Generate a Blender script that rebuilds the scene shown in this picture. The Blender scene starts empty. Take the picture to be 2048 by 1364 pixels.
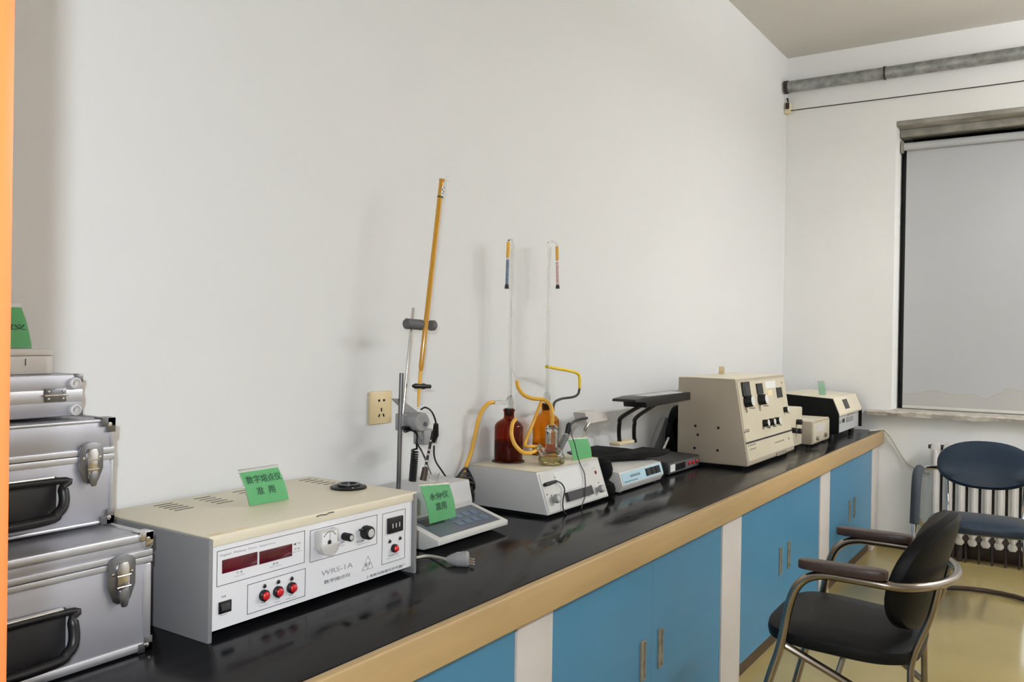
import bpy, bmesh, math, random
from mathutils import Vector, Matrix
random.seed(7)
S = bpy.context.scene
COL = S.collection
PI = math.pi

# ------------------------------------------------------------------ camera
CAM = Vector((0.0, 0.0, 1.27))
F_PX = 1709.256
RX = Vector((0.551628, -0.833944, 0.01562))      # camera right in the room
RD = Vector((0.004433, -0.015795, -0.999865))    # camera down
RF = Vector((0.834078, 0.551623, -0.005017))     # camera forward
cam_d = bpy.data.cameras.new('camera')
cam = bpy.data.objects.new('camera', cam_d)
COL.objects.link(cam)
m = Matrix((RX, -RD, -RF)).transposed().to_4x4()
m.translation = CAM
cam.matrix_world = m
cam_d.sensor_fit = 'HORIZONTAL'
cam_d.sensor_width = 36.0
cam_d.lens = 36.0 * F_PX / 2048.0
cam_d.clip_start = 0.02
S.camera = cam

# ------------------------------------------------------------------ world, light, exposure
S.view_settings.view_transform = 'Standard'
S.view_settings.look = 'None'
S.view_settings.gamma = 1.0
S.view_settings.exposure = 0.0
S.view_settings.use_curve_mapping = False
w = bpy.data.worlds.new('night'); S.world = w
w.use_nodes = True
w.node_tree.nodes['Background'].inputs[0].default_value = (0.55, 0.6, 0.7, 1)
w.node_tree.nodes['Background'].inputs[1].default_value = 0.04

# the room's own light: fluorescent battens on the ceiling, out of frame to the right (built as lamps below)
LAMPS = ((4.55, -1.45, 160.0), (3.3, -1.9, 58.0))
LAMP_Z = 2.62      # hung on rods below the ceiling
# the camera's flash: above and slightly left of the lens
fl = bpy.data.lights.new('camera_flash', 'POINT')
fl.energy = 67; fl.shadow_soft_size = 0.016; fl.color = (0.88, 1.0, 1.08)
flo = bpy.data.objects.new('camera_flash', fl)
flo.location = CAM + RX * -0.055 - RD * 0.12
COL.objects.link(flo)

# ------------------------------------------------------------------ constants of the room
ZT = 0.72      # bench top
YW = 1.63      # long wall
XW = 5.72      # window wall
YF = 0.995     # front of bench
ZC = 3.14      # ceiling
XL = 0.29      # door wall, room side

def P(u, v, ax, val):
    """point where the ray through photo pixel (u, v) meets the plane axis = val"""
    d = RX * ((u - 1024) / F_PX) + RD * ((v - 682) / F_PX) + RF
    return CAM + d * ((val - CAM[ax]) / d[ax])

# ------------------------------------------------------------------ materials
MATS = {}
def mat(name, col, rough=0.5, metal=0.0, var=0.06, scale=8.0, bump=0.0, bscale=60.0, spec=0.5,
        coat=0.0, emit=None, estr=0.0, stretch=(1, 1, 1), rvar=0.0, col2=None):
    if name in MATS: return MATS[name]
    M_ = bpy.data.materials.new(name); M_.use_nodes = True
    nt = M_.node_tree; b = nt.nodes['Principled BSDF']
    b.inputs['Roughness'].default_value = rough
    b.inputs['Metallic'].default_value = metal
    b.inputs['Specular IOR Level'].default_value = spec
    b.inputs['Coat Weight'].default_value = coat
    tc = nt.nodes.new('ShaderNodeTexCoord')
    mp = nt.nodes.new('ShaderNodeMapping'); mp.inputs['Scale'].default_value = stretch
    nt.links.new(tc.outputs['Object'], mp.inputs['Vector'])
    n = nt.nodes.new('ShaderNodeTexNoise'); n.inputs['Scale'].default_value = scale
    n.inputs['Detail'].default_value = 4
    nt.links.new(mp.outputs[0], n.inputs['Vector'])
    cr = nt.nodes.new('ShaderNodeValToRGB')
    c2 = col2 if col2 else tuple(max(0, c * (1 - var)) for c in col)
    c1 = col if col2 else tuple(min(1, c * (1 + var)) for c in col)
    cr.color_ramp.elements[0].position = 0.3; cr.color_ramp.elements[0].color = (*c2, 1)
    cr.color_ramp.elements[1].position = 0.7; cr.color_ramp.elements[1].color = (*c1, 1)
    nt.links.new(n.outputs['Fac'], cr.inputs['Fac'])
    nt.links.new(cr.outputs['Color'], b.inputs['Base Color'])
    if rvar:
        mr = nt.nodes.new('ShaderNodeMapRange')
        mr.inputs['From Min'].default_value = 0.3; mr.inputs['From Max'].default_value = 0.7
        mr.inputs['To Min'].default_value = max(0.02, rough - rvar); mr.inputs['To Max'].default_value = rough + rvar
        nt.links.new(n.outputs['Fac'], mr.inputs['Value']); nt.links.new(mr.outputs[0], b.inputs['Roughness'])
    if bump:
        n2 = nt.nodes.new('ShaderNodeTexNoise'); n2.inputs['Scale'].default_value = bscale
        nt.links.new(mp.outputs[0], n2.inputs['Vector'])
        bp = nt.nodes.new('ShaderNodeBump'); bp.inputs['Strength'].default_value = bump
        bp.inputs['Distance'].default_value = 0.01
        nt.links.new(n2.outputs['Fac'], bp.inputs['Height']); nt.links.new(bp.outputs[0], b.inputs['Normal'])
    if emit:
        b.inputs['Emission Color'].default_value = (*emit, 1); b.inputs['Emission Strength'].default_value = estr
    MATS[name] = M_
    return M_

def glass(name, col, rough=0.0, ior=1.45, thin=False):
    if name in MATS: return MATS[name]
    M_ = bpy.data.materials.new(name); M_.use_nodes = True
    nt = M_.node_tree; b = nt.nodes['Principled BSDF']
    n = nt.nodes.new('ShaderNodeTexNoise'); n.inputs['Scale'].default_value = 3
    cr = nt.nodes.new('ShaderNodeValToRGB')
    cr.color_ramp.elements[0].color = (*[c * 0.96 for c in col], 1); cr.color_ramp.elements[1].color = (*col, 1)
    nt.links.new(n.outputs['Fac'], cr.inputs['Fac']); nt.links.new(cr.outputs['Color'], b.inputs['Base Color'])
    b.inputs['Transmission Weight'].default_value = 1.0
    b.inputs['Roughness'].default_value = rough; b.inputs['IOR'].default_value = ior
    MATS[name] = M_
    return M_

def M(n): return MATS[n]
mat('wall_paint', (0.72, 0.72, 0.715), 0.75, var=0.012, scale=1.2, bump=0.05, bscale=30)
mat('wall_paint_window', (0.86, 0.855, 0.84), 0.75, var=0.03, scale=1.6, bump=0.06, bscale=25)
mat('ceiling_paint', (0.64, 0.61, 0.56), 0.8, var=0.03, scale=0.9)
mat('floor_vinyl', (0.40, 0.31, 0.13), 0.21, var=0.10, scale=1.7, rvar=0.05, spec=0.5)
mat('bench_black', (0.008, 0.008, 0.009), 0.17, var=0.5, scale=5, rvar=0.10, bump=0.04, bscale=14, stretch=(0.6, 2.5, 1), spec=0.2)
mat('edge_wood', (0.46, 0.315, 0.145), 0.45, var=0.10, scale=3, stretch=(0.6, 6, 6), bump=0.03, bscale=30)
mat('blue_laminate', (0.055, 0.23, 0.40), 0.35, var=0.04, scale=2.2)
mat('post_white', (0.62, 0.58, 0.55), 0.5, var=0.05, scale=4)
mat('plinth_brown', (0.055, 0.03, 0.018), 0.4, var=0.2)
mat('handle_metal', (0.30, 0.27, 0.21), 0.5, metal=0.3, var=0.25, scale=40)
mat('orange_wood', (0.50, 0.130, 0.034), 0.35, var=0.08, scale=2.5, stretch=(6, 6, 0.5))
mat('aluminium_panel', (0.42, 0.42, 0.46), 0.42, metal=0.55, var=0.03, scale=2)
mat('aluminium_trim', (0.52, 0.52, 0.55), 0.36, metal=0.7, var=0.04, scale=3)
mat('chrome', (0.62, 0.60, 0.58), 0.14, metal=1.0, var=0.1, scale=20)
mat('chrome_brown', (0.32, 0.28, 0.24), 0.24, metal=1.0, var=0.15, scale=12)
mat('black_plastic', (0.007, 0.007, 0.008), 0.38, var=0.3, spec=0.4)
mat('black_matte', (0.004, 0.004, 0.0045), 0.8, var=0.3, spec=0.2)
mat('black_rubber', (0.02, 0.02, 0.022), 0.6, var=0.3)
mat('cream_enamel', (0.78, 0.71, 0.55), 0.4, var=0.03, scale=4)
mat('grey_enamel', (0.24, 0.24, 0.245), 0.45, var=0.03)
mat('white_panel', (0.82, 0.82, 0.84), 0.4, var=0.012)
mat('white_plastic', (0.66, 0.65, 0.62), 0.4, var=0.04)
mat('light_grey_enamel', (0.56, 0.555, 0.55), 0.45, var=0.03)
mat('beige_enamel', (0.42, 0.36, 0.275), 0.45, var=0.04)
mat('beige_front', (0.60, 0.545, 0.41), 0.45, var=0.04)
mat('ivory_plastic', (0.70, 0.56, 0.32), 0.4, var=0.03)
mat('card_green', (0.24, 0.72, 0.32), 0.55, var=0.03)
mat('card_green_pale', (0.42, 0.66, 0.47), 0.55, var=0.04)
mat('ink_green', (0.004, 0.06, 0.025), 0.6, var=0.2)
mat('ink_black', (0.015, 0.015, 0.017), 0.5, var=0.1)
mat('ink_grey', (0.30, 0.30, 0.32), 0.5, var=0.1)
mat('display_red', (0.10, 0.003, 0.012), 0.18, var=0.35, scale=14)
mat('button_red', (0.62, 0.012, 0.018), 0.25, var=0.1, coat=0.4)
mat('button_red_dark', (0.22, 0.012, 0.018), 0.3, var=0.1)
mat('meter_plastic', (0.60, 0.58, 0.56), 0.2, var=0.06, coat=0.5)
mat('clamp_grey', (0.10, 0.10, 0.105), 0.6, var=0.1)
mat('motor_grey', (0.31, 0.31, 0.31), 0.5, var=0.06)
mat('rod_steel', (0.20, 0.20, 0.21), 0.3, metal=0.9, var=0.1)
mat('keypad_dark', (0.10, 0.12, 0.15), 0.35, var=0.08)
mat('key_blue', (0.11, 0.165, 0.24), 0.4, var=0.1)
mat('rubber_amber', (0.78, 0.42, 0.045), 0.35, var=0.08, scale=12)
mat('rubber_yellow', (0.85, 0.60, 0.03), 0.35, var=0.08, scale=12)
mat('burette_amber', (0.56, 0.27, 0.01), 0.12, var=0.06, coat=0.6)
mat('paper_white', (0.75, 0.75, 0.74), 0.7, var=0.02)
mat('desiccant_blue', (0.16, 0.20, 0.30), 0.5, var=0.4, scale=90)
mat('desiccant_pink', (0.62, 0.42, 0.38), 0.5, var=0.25, scale=90)
mat('panel_blue', (0.45, 0.66, 0.74), 0.4, var=0.05)
mat('dark_device', (0.025, 0.022, 0.024), 0.45, var=0.15)
mat('black_vinyl', (0.004, 0.004, 0.0045), 0.5, spec=0.2, var=0.2, bump=0.1, bscale=220)
mat('blue_vinyl', (0.007, 0.020, 0.042), 0.36, var=0.15, bump=0.1, bscale=220)
mat('grey_foam', (0.04, 0.05, 0.065), 0.8, var=0.1)
mat('arm_wood', (0.045, 0.022, 0.017), 0.4, var=0.25, scale=20, stretch=(1, 8, 8))
mat('radiator_white', (0.62, 0.60, 0.585), 0.45, var=0.05)
mat('rust_shade_dark', (0.035, 0.025, 0.025), 0.6, var=0.3)
mat('pipe_galvanised', (0.33, 0.335, 0.33), 0.45, metal=0.6, var=0.3, scale=22, bump=0.15, bscale=40)
mat('blind_fabric', (0.485, 0.49, 0.50), 0.8, var=0.02, scale=2)
mat('blind_stain', (0.55, 0.52, 0.46), 0.85, var=0.05, scale=6)
mat('sill_stone', (0.50, 0.46, 0.40), 0.6, var=0.25, scale=25, bump=0.5, bscale=40)
mat('plaster_grey', (0.33, 0.31, 0.27), 0.85, var=0.25, scale=9, bump=0.2, bscale=40)
mat('night_frame', (0.02, 0.02, 0.022), 0.4, var=0.2)
mat('cable_white', (0.55, 0.52, 0.45), 0.5, var=0.1)
mat('cable_black', (0.01, 0.01, 0.011), 0.45, var=0.2)
mat('tape_yellow', (0.78, 0.66, 0.42), 0.6, var=0.12, scale=30)
mat('ring_white', (0.70, 0.70, 0.68), 0.4, var=0.02)
glass('glass_clear', (0.97, 0.98, 0.97), 0.0, 1.45)
glass('glass_amber', (0.88, 0.46, 0.05), 0.0, 1.3)
glass('glass_brown', (0.44, 0.09, 0.015), 0.0, 1.3)
glass('liquid_amber', (0.75, 0.33, 0.03), 0.0, 1.3)
glass('liquid_brown', (0.40, 0.075, 0.008), 0.0, 1.3)
glass('glass_window', (0.93, 0.95, 0.95), 0.0, 1.45)
glass('acrylic', (0.96, 0.97, 0.96), 0.05, 1.45)
glass('liquid_yellow', (0.80, 0.70, 0.30), 0.0, 1.33)

# ------------------------------------------------------------------ mesh helpers
def BM(): return bmesh.new()
def box(bm, x0, x1, y0, y1, z0, z1, bev=0.0, seg=2):
    x0, x1 = min(x0, x1), max(x0, x1); y0, y1 = min(y0, y1), max(y0, y1); z0, z1 = min(z0, z1), max(z0, z1)
    r = bmesh.ops.create_cube(bm, size=1.0)
    vs = r['verts']
    for v in vs:
        v.co = Vector(((x0 + x1) / 2 + v.co.x * (x1 - x0), (y0 + y1) / 2 + v.co.y * (y1 - y0), (z0 + z1) / 2 + v.co.z * (z1 - z0)))
    if bev > 0:
        es = list({e for v in vs for e in v.link_edges})
        bmesh.ops.bevel(bm, geom=es, offset=bev, segments=seg, affect='EDGES', profile=0.5)
    return bm
def frame_of(d):
    d = d.normalized()
    a = Vector((0, 0, 1)) if abs(d.z) < 0.9 else Vector((1, 0, 0))
    u = d.cross(a).normalized(); v = d.cross(u).normalized()
    return u, v
def sweep(bm, pts, radii, n=12, caps=True, sx=1.0, sy=1.0):
    pts = [Vector(p) for p in pts]
    if not isinstance(radii, (list, tuple)): radii = [radii] * len(pts)
    rings = []; u = None
    for i, p in enumerate(pts):
        if i == 0: d = pts[1] - pts[0]
        elif i == len(pts) - 1: d = pts[-1] - pts[-2]
        else: d = (pts[i + 1] - pts[i]).normalized() + (pts[i] - pts[i - 1]).normalized()
        if d.length < 1e-9: d = Vector((0, 0, 1))
        d = d.normalized()
        if u is None: u, v = frame_of(d)
        else:
            u = (u - d * u.dot(d))
            u = u.normalized() if u.length > 1e-6 else frame_of(d)[0]
            v = d.cross(u).normalized()
        rings.append([bm.verts.new(p + (u * math.cos(2 * PI * k / n) * sx + v * math.sin(2 * PI * k / n) * sy) * radii[i]) for k in range(n)])
    for a, b in zip(rings, rings[1:]):
        for k in range(n):
            bm.faces.new((a[k], a[(k + 1) % n], b[(k + 1) % n], b[k]))
    if caps:
        bm.faces.new(rings[0][::-1]); bm.faces.new(rings[-1])
    return bm
def cyl(bm, p0, p1, r0, r1=None, n=20):
    return sweep(bm, [p0, p1], [r0, r0 if r1 is None else r1], n)
def spline(pts, k=8):
    pts = [Vector(p) for p in pts]
    q = [pts[0] * 2 - pts[1]] + pts + [pts[-1] * 2 - pts[-2]]
    out = []
    for i in range(1, len(q) - 2):
        a, b, c, d = q[i - 1], q[i], q[i + 1], q[i + 2]
        for j in range(k):
            t = j / k
            out.append(0.5 * ((2 * b) + (c - a) * t + (2 * a - 5 * b + 4 * c - d) * t * t + (3 * b - a - 3 * c + d) * t ** 3))
    out.append(pts[-1])
    return out
def lathe(bm, c, prof, n=32, axis=2, tilt=None):
    """prof: list of (r, h); axis up by default"""
    c = Vector(c); rings = []
    R = tilt if tilt else Matrix.Identity(3)
    for r, h in prof:
        if r < 1e-6:
            rings.append([bm.verts.new(c + R @ Vector((0, 0, h)))])
        else:
            rings.append([bm.verts.new(c + R @ Vector((r * math.cos(2 * PI * k / n), r * math.sin(2 * PI * k / n), h))) for k in range(n)])
    for a, b in zip(rings, rings[1:]):
        for k in range(n):
            if len(a) == 1 and len(b) == 1: continue
            if len(a) == 1: bm.faces.new((a[0], b[(k + 1) % n], b[k])[::-1])
            elif len(b) == 1: bm.faces.new((a[k], a[(k + 1) % n], b[0]))
            else: bm.faces.new((a[k], a[(k + 1) % n], b[(k + 1) % n], b[k]))
    return bm
def prism(bm, prof, ax, lo, hi, bev=0.0):
    """prof: list of 2-D points in the two other axes (in xyz order), extruded along axis ax"""
    def mk(a, p):
        v = [0, 0, 0]; o = [i for i in range(3) if i != ax]
        v[ax] = a; v[o[0]] = p[0]; v[o[1]] = p[1]
        return bm.verts.new(v)
    A = [mk(lo, p) for p in prof]; B = [mk(hi, p) for p in prof]
    n = len(prof)
    fs = [bm.faces.new(A), bm.faces.new(B[::-1])]
    for i in range(n): fs.append(bm.faces.new((A[i], B[i], B[(i + 1) % n], A[(i + 1) % n])))
    bmesh.ops.recalc_face_normals(bm, faces=fs)
    if bev:
        es = list({e for f in fs for e in f.edges})
        bmesh.ops.bevel(bm, geom=es, offset=bev, segments=2, affect='EDGES', profile=0.5)
    return bm
def slab(bm, quad, n, t):
    """a flat plate: quad corners, extruded back by t along -n"""
    n = Vector(n).normalized()
    A = [bm.verts.new(Vector(p)) for p in quad]; B = [bm.verts.new(Vector(p) - n * t) for p in quad]
    k = len(quad)
    fs = [bm.faces.new(A), bm.faces.new(B[::-1])]
    for i in range(k): fs.append(bm.faces.new((A[i], B[i], B[(i + 1) % k], A[(i + 1) % k])))
    bmesh.ops.recalc_face_normals(bm, faces=fs)
    return bm

ORI = {}
def obj(name, bm, material, parent=None, smooth=True):
    me = bpy.data.meshes.new(name)
    bmesh.ops.recalc_face_normals(bm, faces=bm.faces[:])
    bm.normal_update()
    if parent is not None:
        org = ORI[parent.name]
    else:
        xs = [v.co for v in bm.verts]
        org = Vector(((min(c.x for c in xs) + max(c.x for c in xs)) / 2, (min(c.y for c in xs) + max(c.y for c in xs)) / 2, min(c.z for c in xs)))
    for v in bm.verts: v.co -= org
    bm.to_mesh(me); bm.free()
    if smooth:
        for p in me.polygons: p.use_smooth = True
        try: me.set_sharp_from_angle(angle=math.radians(32))
        except Exception: pass
    me.materials.append(M(material) if isinstance(material, str) else material)
    o = bpy.data.objects.new(name, me); COL.objects.link(o)
    if parent is not None: o.parent = parent
    else: o.location = org
    ORI[o.name] = org
    return o
def tag(o, label, cat, group=None):
    o['label'] = label; o['category'] = cat
    if group: o['group'] = group
    return o
def struct(o, label=None):
    o['kind'] = 'structure'
    if label: o['label'] = label
    return o
def thing(name, label, cat, loc, group=None):
    o = bpy.data.objects.new(name, None); o.empty_display_size = 0.05
    o.location = loc; COL.objects.link(o); ORI[o.name] = Vector(loc)
    return tag(o, label, cat, group)
def text(body, origin, ex, ey, width, height, material, parent, name='lettering', lift=0.0006, bold=0.0):
    """flat lettering: scaled so that it is `width` long and `height` tall"""
    cu = bpy.data.curves.new(name, 'FONT'); cu.body = body; cu.resolution_u = 2; cu.offset = bold
    to = bpy.data.objects.new(name, cu); COL.objects.link(to)
    bpy.context.view_layer.update()
    dg = bpy.context.evaluated_depsgraph_get()
    me = bpy.data.meshes.new_from_object(to.evaluated_get(dg))
    bpy.data.objects.remove(to); bpy.data.curves.remove(cu)
    if not me.vertices: return None
    xs = [v.co.x for v in me.vertices]; ys = [v.co.y for v in me.vertices]
    sx = width / max(1e-6, max(xs) - min(xs)); sy = height / max(1e-6, max(ys) - min(ys))
    ex = Vector(ex).normalized(); ey = Vector(ey).normalized(); nn = ex.cross(ey)
    org = ORI[parent.name]
    for v in me.vertices:
        v.co = Vector(origin) + ex * ((v.co.x - min(xs)) * sx) + ey * ((v.co.y - min(ys)) * sy) + nn * lift - org
    me.materials.clear(); me.materials.append(M(material))
    o = bpy.data.objects.new(name, me); COL.objects.link(o); o.parent = parent; ORI[o.name] = org
    return o

# ================================================================== THE ROOM
XR2 = 6.05
YB = -3.3
bm = BM(); box(bm, -1.2, XR2, YB - 0.2, YW + 0.2, -0.1, 0.0)
struct(obj('floor', bm, 'floor_vinyl'), 'glossy tan yellow vinyl floor')
bm = BM(); box(bm, -1.2, XR2, YB - 0.2, YW + 0.2, ZC, ZC + 0.1)
struct(obj('ceiling', bm, 'ceiling_paint'), 'plain off-white painted ceiling')
bm = BM(); box(bm, -1.2, XR2, YW, YW + 0.2, 0, ZC)
struct(obj('wall_back', bm, 'wall_paint'), 'long white painted wall behind the bench')
bm = BM(); box(bm, -1.2, XR2, YB - 0.2, YB, 0, ZC)
struct(obj('wall_front', bm, 'wall_paint'), 'white wall behind the photographer')
# window wall with a real opening
WY0, WY1, WZ0, WZ1 = -1.0, 0.955, 0.845, 2.64
bm = BM()
box(bm, XW, XR2, WY1, YW, 0, ZC); box(bm, XW, XR2, YB, WY0, 0, ZC)
box(bm, XW, XR2, WY0, WY1, 0, WZ0); box(bm, XW, XR2, WY0, WY1, WZ1, ZC)
struct(obj('wall_right', bm, 'wall_paint_window', smooth=False), 'white window wall at the far end of the room')
# door wall: the photographer stands in the doorway
DY0, DY1, DZ = -0.42, 0.66, 2.1
bm = BM()
box(bm, 0.06, XL, DY1, YW, 0, ZC); box(bm, 0.06, XL, YB, DY0, 0, ZC); box(bm, 0.06, XL, DY0, DY1, DZ + 0.04, ZC)
struct(obj('wall_left', bm, 'wall_paint', smooth=False), 'white wall with the doorway')
bm = BM()                                   # corridor side, closes the room for light
box(bm, -1.2, -1.1, YB, YW, 0, ZC)
struct(obj('wall_corridor', bm, 'wall_paint'), 'white corridor wall behind the doorway')
door = thing('door_1', 'orange varnished wooden door lining at the left edge', 'door', (0.2, DY1 - 0.03, 0))
del door['category']; struct(door)
bm = BM(); box(bm, 0.05, 0.287, 0.622, DY1, 0, DZ, 0.003); obj('jamb_lining', bm, 'orange_wood', door)
bm = BM(); box(bm, 0.289, 0.307, 0.6225, 0.70, 0, DZ + 0.07, 0.004); obj('casing', bm, 'orange_wood', door)
bm = BM(); box(bm, 0.05, 0.287, DY0, DY0 + 0.038, 0, DZ, 0.003); obj('jamb_lining', bm, 'orange_wood', door)
bm = BM(); box(bm, 0.05, 0.287, DY0, DY1, DZ, DZ + 0.038, 0.003); obj('head_lining', bm, 'orange_wood', door)

bm = BM()
box(bm, XW - 0.014, XW, 0.95, 1.05, 0, 0.07, 0.002); box(bm, XW - 0.014, XW, YB, 0.95, 0, 0.085, 0.002)
struct(obj('baseboard_right', bm, 'plinth_brown'), 'dark brown skirting under the window')

# fluorescent battens
for i, (lx, ly, st) in enumerate(LAMPS):
    lt = thing('fluorescent_lamp', ('fluorescent batten near the window wall', 'fluorescent batten hanging nearer the middle of the room')[i], 'lamp', (lx, ly, 3.0), 'ceiling battens')
    bm = BM(); box(bm, lx - 0.63, lx + 0.63, ly - 0.03, ly + 0.03, LAMP_Z + 0.03, LAMP_Z + 0.075, 0.006); obj('housing', bm, 'white_panel', lt)
    for sy_ in (-0.05, 0.05):
        bm = BM(); sweep(bm, [(lx - 0.6, ly + sy_, LAMP_Z), (lx + 0.6, ly + sy_, LAMP_Z)], 0.018, 10)
        obj('tube', bm, mat('lamp_tube_%d' % i, (0.9, 0.9, 0.9), 0.4, emit=(0.98, 0.99, 1.0), estr=st), lt)
    for sx_ in (-0.61, 0.61):
        bm = BM(); box(bm, lx + sx_ - 0.012, lx + sx_ + 0.012, ly - 0.075, ly + 0.075, LAMP_Z - 0.025, LAMP_Z + 0.05, 0.003); obj('end_holder', bm, 'white_panel', lt)
        bm = BM(); cyl(bm, (lx + sx_ * 0.7, ly, LAMP_Z + 0.0755), (lx + sx_ * 0.7, ly, ZC - 0.001), 0.006, n=8); obj('hanging_rod', bm, 'rod_steel', lt)

# window: frame, panes, sill
win = thing('window_1', 'dark window behind the lowered roller blind', 'window', (5.97, 0, WZ0))
del win['category']; struct(win)
bm = BM()
box(bm, 5.95, 6.0, WY1 - 0.06, WY1, WZ0, WZ1, 0.004); box(bm, 5.95, 6.0, WY0, WY0 + 0.06, WZ0, WZ1, 0.004)
box(bm, 5.95, 6.0, WY0 + 0.06, WY1 - 0.06, WZ0, WZ0 + 0.06, 0.004); box(bm, 5.95, 6.0, WY0 + 0.06, WY1 - 0.06, WZ1 - 0.06, WZ1, 0.004)
box(bm, 5.95, 6.0, -0.05, 0.01, WZ0 + 0.06, WZ1 - 0.06, 0.004)
obj('window_frame', bm, 'night_frame', win)
for a, b in ((WY0 + 0.06, -0.05), (0.01, WY1 - 0.06)):
    bm = BM(); box(bm, 5.972, 5.978, a, b, WZ0 + 0.06, WZ1 - 0.06); obj('pane', bm, 'glass_window', win)
bm = BM(); box(bm, 6.0, 6.02, WY0, WY1, WZ0, WZ1)
obj('night_backing', bm, 'black_matte', win)
bm = BM()
random.seed(3)
n = 44                                      # a worn stone sill with a chipped front edge
ys = [1.09 + (WY0 - 0.12 - 1.09) * i / n for i in range(n + 1)]
rows = []
for yy in ys:
    j = random.uniform(-0.005, 0.005); j2 = random.uniform(-0.005, 0.005)
    rows.append([bm.verts.new(p) for p in ((XW + 0.0, yy, 0.822), (XW - 0.055 + j2, yy, 0.820 + j2), (XW - 0.06 + j, yy, 0.842 + j), (XW - 0.048 + j2, yy, 0.851), (XW, yy, 0.851))])
for a, b in zip(rows, rows[1:]):
    for k in range(5): bm.faces.new((a[k], a[(k + 1) % 5], b[(k + 1) % 5], b[k]))
bm.faces.new(rows[0]); bm.faces.new(rows[-1][::-1])
box(bm, XW, 5.949, WY0 + 0.001, WY1 - 0.001, 0.846, 0.853)
struct(obj('trim_1', bm, 'sill_stone'), 'chipped stone window sill')
bm = BM()
box(bm, XW - 0.002, 5.949, WY0 + 0.001, WY1 - 0.001, WZ1 - 0.028, WZ1 - 0.001, 0.004)
box(bm, 5.84, 5.949, WY0 + 0.001, WY1 - 0.001, WZ1 - 0.075, WZ1 - 0.028, 0.006)
struct(obj('trim_2', bm, 'plaster_grey'), 'mottled dark grey plaster under the window lintel')  # lintel underside darker and more mottled than the wall

# roller blind
bl = thing('roller_blind', 'light grey roller blind drawn down over the window, stained along its bottom', 'blind', (5.87, 0, 0.86))
bm = BM(); cyl(bm, (5.872, WY0 + 0.03, 2.508), (5.872, WY1 - 0.022, 2.508), 0.024, n=20); obj('roller', bm, 'blind_fabric', bl)
bm = BM(); box(bm, 5.8925, 5.894, WY0 + 0.04, WY1 - 0.035, 0.872, 2.508)
bl_fabric = obj('blind_cloth', bm, 'blind_fabric', bl)
# water stain with its own wavy tide line at the bottom of the cloth
bmat = M('blind_fabric'); nt = bmat.node_tree; pb = nt.nodes['Principled BSDF']
src = pb.inputs['Base Color'].links[0].from_socket
tc = nt.nodes.new('ShaderNodeTexCoord'); sp = nt.nodes.new('ShaderNodeSeparateXYZ'); nt.links.new(tc.outputs['Object'], sp.inputs[0])
nz_ = nt.nodes.new('ShaderNodeTexNoise'); nz_.inputs['Scale'].default_value = 4.5; nt.links.new(tc.outputs['Object'], nz_.inputs['Vector'])
ad = nt.nodes.new('ShaderNodeMath'); ad.operation = 'MULTIPLY_ADD'; ad.inputs[1].default_value = -0.16; nt.links.new(nz_.outputs['Fac'], ad.inputs[0]); nt.links.new(sp.outputs['Z'], ad.inputs[2])
rp = nt.nodes.new('ShaderNodeValToRGB')
e = rp.color_ramp.elements
e[0].position = 0.0; e[0].color = (0.62, 0.60, 0.55, 1)
e[1].position = 1.0; e[1].color = (0, 0, 0, 1)
mr = nt.nodes.new('ShaderNodeMapRange'); mr.inputs['From Min'].default_value = -0.10; mr.inputs['From Max'].default_value = 0.10
nt.links.new(ad.outputs[0], mr.inputs['Value']); nt.links.new(mr.outputs[0], rp.inputs['Fac'])
e[0].color = (0.5, 0.5, 0.5, 1)
k = rp.color_ramp.elements.new(0.60); k.color = (0.3, 0.3, 0.3, 1)
k = rp.color_ramp.elements.new(0.64); k.color = (0.9, 0.9, 0.9, 1)
k = rp.color_ramp.elements.new(0.67); k.color = (0, 0, 0, 1)
mx = nt.nodes.new('ShaderNodeMix'); mx.data_type = 'RGBA'
nt.links.new(rp.outputs['Color'], mx.inputs['Factor']); nt.links.new(src, mx.inputs['A']); mx.inputs['B'].default_value = (0.46, 0.425, 0.36, 1)
nt.links.new(mx.outputs['Result'], pb.inputs['Base Color'])
bm = BM(); box(bm, 5.885, 5.901, WY0 + 0.04, WY1 - 0.035, 0.856, 0.875, 0.004); obj('bottom_bar', bm, 'white_plastic', bl)
bm = BM(); box(bm, 5.85, 5.895, WY1 - 0.021, WY1 - 0.004, 2.47, 2.545, 0.004); obj('bracket', bm, 'handle_metal', bl)

# heating pipe, wire and corner bits on the window wall
pp = thing('heating_pipe', 'galvanised grey pipe running along the window wall below the ceiling', 'pipe', (5.64, 0.5, 2.9))
bm = BM(); sweep(bm, [(5.635, 1.629, 2.925), (5.635, -3.29, 2.925)], 0.037, 24); obj('pipe_tube', bm, 'pipe_galvanised', pp)
jy = P(1768, 140, 0, 5.6).y
bm = BM(); lathe(bm, (5.635, jy, 2.925), [(0.036, -0.006), (0.041, -0.006), (0.041, 0.006), (0.036, 0.006)], 24, tilt=Matrix.Rotation(PI / 2, 3, 'X')); obj('joint_ring', bm, 'rust_shade_dark', pp)
bm = BM(); lathe(bm, (5.635, 1.612, 2.925), [(0.036, -0.008), (0.042, -0.008), (0.042, 0.016), (0.036, 0.016)], 24, tilt=Matrix.Rotation(PI / 2, 3, 'X')); obj('wall_flange', bm, 'rust_shade_dark', pp)
bm = BM(); box(bm, 5.66, XW, jy - 0.006, jy + 0.006, 2.918, 2.932); obj('support_bracket', bm, 'rust_shade_dark', pp)
bm = BM(); sweep(bm, [(5.69, 1.60, 2.785), (5.69, 0.5, 2.780), (5.69, -3.29, 2.785)], 0.0032, 8)
tag(obj('wire', bm, 'rust_shade_dark'), 'thin dark wire stretched below the galvanised pipe', 'wire')
an = thing('wire_anchor', 'small pale wooden block with brown clip in the room corner', 'anchor', (5.69, 1.6, 2.77))
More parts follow.
